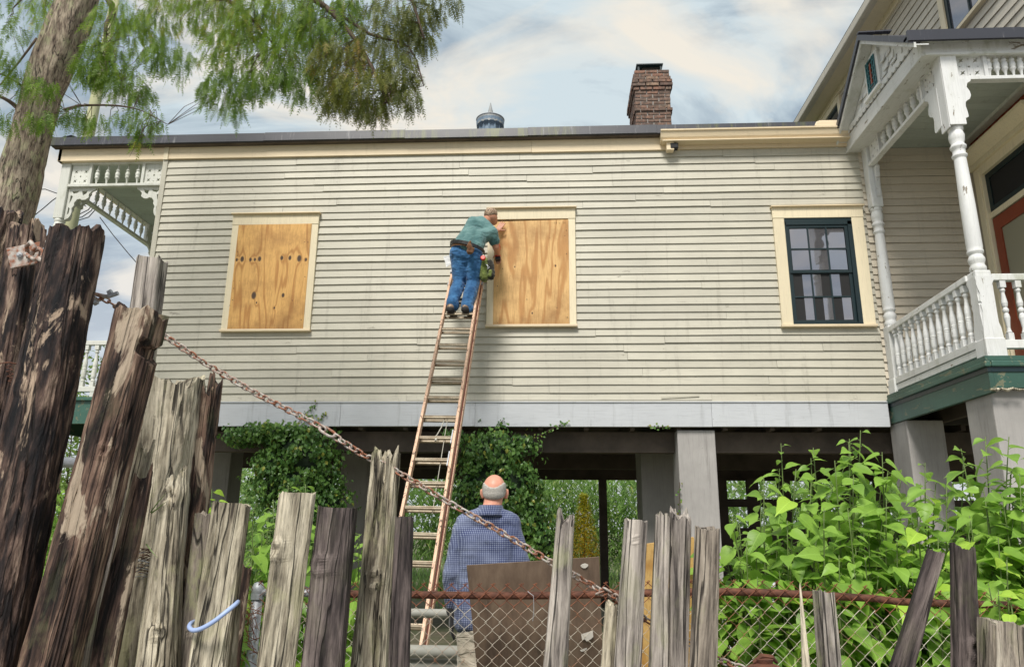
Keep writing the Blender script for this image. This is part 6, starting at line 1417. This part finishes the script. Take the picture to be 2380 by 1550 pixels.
def bush(name, label, stems, seed, lsize=.15, maxleaf=300, gap=.046, dense=3):
    random.seed(seed); b0 = stems[0][0]; o = thing(name, (b0[0], b0[1], 0), label, 'bush'); cnt = 0; rest = MB(); leaves = []
    ex = []
    for (base, top) in stems:
        for _ in range(dense): f_ = random.uniform(.72, .97); ex.append((base, (base[0]+(top[0]-base[0])*f_+random.uniform(-.16, .16), base[1]+(top[1]-base[1])*f_+random.uniform(-.12, .2), top[2]*f_)))
    for (base, top) in stems+ex:
        b, t = V(base), V(top); L = (t-b).length; c = (b+t)/2+rvec()*.05*L; pts = []
        for i in range(13): q = i/12; pts.append(b*(1-q)**2+c*2*q*(1-q)+t*q*q)
        MB().tube(pts, [lerp(.011, .0025, i/12) for i in range(13)], 6).build('stem', 'stem_green', o, smooth=True)
        n = int(L/gap); a = random.uniform(0, 6.28)
        for k in range(n):
            q = (k+.5)/n
            if q < .12: continue
            x = q*12; i = min(11, int(x)); p = pts[i].lerp(pts[i+1], x-i); a += 2.4+random.uniform(-.5, .5)
            if b.z > .3 and False: pass
            out = V((math.cos(a), math.sin(a), 0)); pl_ = (.025+.10*(1-q))*random.uniform(.7, 1.3); e = p+(out+V((0, 0, .45))).normalized()*pl_
            sz = lsize*1.14*(1.0-.45*max(0, q-.78)/.22)*random.choice([random.uniform(.45, .8), random.uniform(.75, 1.2)])
            pit_ = random.uniform(-.15, .95)*(1-.6*max(0, q-.8)/.2); d = (out*math.cos(pit_)+V((0, 0, -math.sin(pit_)))+rvec()*.22).normalized()
            up = V((0, -.40, 1))+out*.4+rvec()*.5; zx = (up-d*up.dot(d)).normalized(); yx = zx.cross(d)
            leaves.append((p, e, d, yx, zx, sz, q))
    def px_size(l): return l[5]/max(.5, (l[1]-CAM).length)
    leaves.sort(key=px_size, reverse=True); pet = MB(); rt = []
    for i, (p, e, d, yx, zx, sz, q) in enumerate(leaves):
        pet.tube([p, e], [.0022, .0016], 4, cap=False)
        w = Matrix(((d.x*sz, yx.x*sz, zx.x*sz, e.x), (d.y*sz, yx.y*sz, zx.y*sz, e.y), (d.z*sz, yx.z*sz, zx.z*sz, e.z), (0, 0, 0, 1)))
        tipy = q > .86 or random.random() < .06
        if i < maxleaf: mesh_obj('leaf', LT if tipy else LM, None, o, w)
        else: rest.add([w @ v.co for v in LM.vertices], [tuple(f.vertices) for f in LM.polygons]); rt += [random.random()]*len(LM.polygons)
    tag(pet.build('petioles', 'stem_green', o), kind='stuff')
    if rest.v: tag(rest.build('small_leaves', 'mulberry_leaf', o, smooth=True, tint=rt), kind='stuff')
    return o
def S(u, v, y, bu=None, by=None):
    t = at(u, v, y=y); bb = at(bu if bu else u, 1500, y=by or y); return ((bb.x, by or y, 0.), tuple(t))
bush('mulberry_bush', 'bright green broad-leaved bush beside the fissured post, leaning over the wire fence', [S(1815, 1030, 4.9, 1790), S(1775, 1110, 4.6, 1770), S(1700, 1195, 4.45, 1740), S(1735, 1260, 4.35, 1750), S(1850, 1090, 4.5, 1830), S(1760, 1340, 4.25, 1760), S(1830, 1210, 4.4, 1810), S(1890, 1040, 5.0, 1850), S(1690, 1300, 4.5, 1730)], 21, 0.151)
bush('mulberry_bush', 'tallest broad-leaved bush, its tip reaching the green porch beam', [S(2000, 1000, 4.9, 1960), S(1940, 1070, 4.6, 1930), S(2050, 1050, 4.7, 2000), S(1970, 1180, 4.4, 1960), S(2060, 1160, 4.45, 2030), S(2010, 1290, 4.3, 2000), S(1915, 1180, 4.35, 1930), S(2095, 1090, 5.0, 2040), S(1950, 1290, 4.25, 1950)], 22, 0.157)
bush('mulberry_bush', 'broad-leaved bush growing between the leaning red board and the dark post', [S(2150, 1075, 4.7, 2120), S(2130, 1180, 4.4, 2110), S(2200, 1130, 4.6, 2160), S(2085, 1250, 4.3, 2090), S(2180, 1250, 4.35, 2160), S(2240, 1060, 4.9, 2200), S(2120, 1330, 4.22, 2120)], 23, 0.157)
bush('mulberry_bush', 'big-leaved bush in front of the stout corner pier of the porch', [S(2290, 1015, 4.7, 2270), S(2345, 1015, 4.5, 2320), S(2370, 1100, 4.35, 2340), S(2290, 1160, 4.4, 2270), S(2410, 1020, 4.6, 2390), S(2320, 1250, 4.25, 2310), S(2420, 1180, 4.3, 2400), S(2250, 1230, 4.45, 2240)], 24, 0.174)
bush('mulberry_bush', 'young broad-leaved shoots reaching over the fence at the low wide post', [S(2340, 1300, 3.8, 2335), S(2320, 1370, 3.75, 2310), S(2385, 1320, 3.8, 2370), S(2350, 1400, 3.7, 2345)], 25, .14)
bush('mulberry_bush', 'broad-leaved bush behind the squared pale timber with the big knot', [S(670, 1128, 4.7, 640), S(710, 1125, 4.6, 670), S(635, 1160, 4.5, 620), S(610, 1230, 4.5, 600), S(600, 1300, 4.4, 590), S(690, 1290, 4.4, 660), S(655, 1220, 4.6, 640), S(745, 1330, 4.4, 720), S(810, 1235, 4.8, 780), S(835, 1240, 4.5, 800), S(590, 1380, 4.35, 580)], 26, .125)
bush('mulberry_bush', 'few broad leaves showing beside the flat topped post with the hose', [S(492, 1135, 3.9, 480), S(480, 1180, 3.7, 470), S(500, 1160, 4.0, 490)], 27, .12)

# ---- far belt of trees behind the reeds, one mass
m = MB(); T = []
for _ in range(15000):
    x = random.uniform(-40, 34); y = random.uniform(33, 39); H = 4.2+1.3*noise.noise(V((x*.25, 3, 0)))+.7*noise.noise(V((x*.9, 7, 0))); z = H*random.random()**.8
    leafcard(m, V((x, y, z)), (rvec()+V((0, -.3, -.4))).normalized(), rvec(), random.uniform(.25, .5), random.uniform(.14, .26), random.random(), T)
tag(m.build('far_wood', 'far_leaf', tint=T), 'far belt of green trees beyond the reeds', 'trees', kind='stuff')
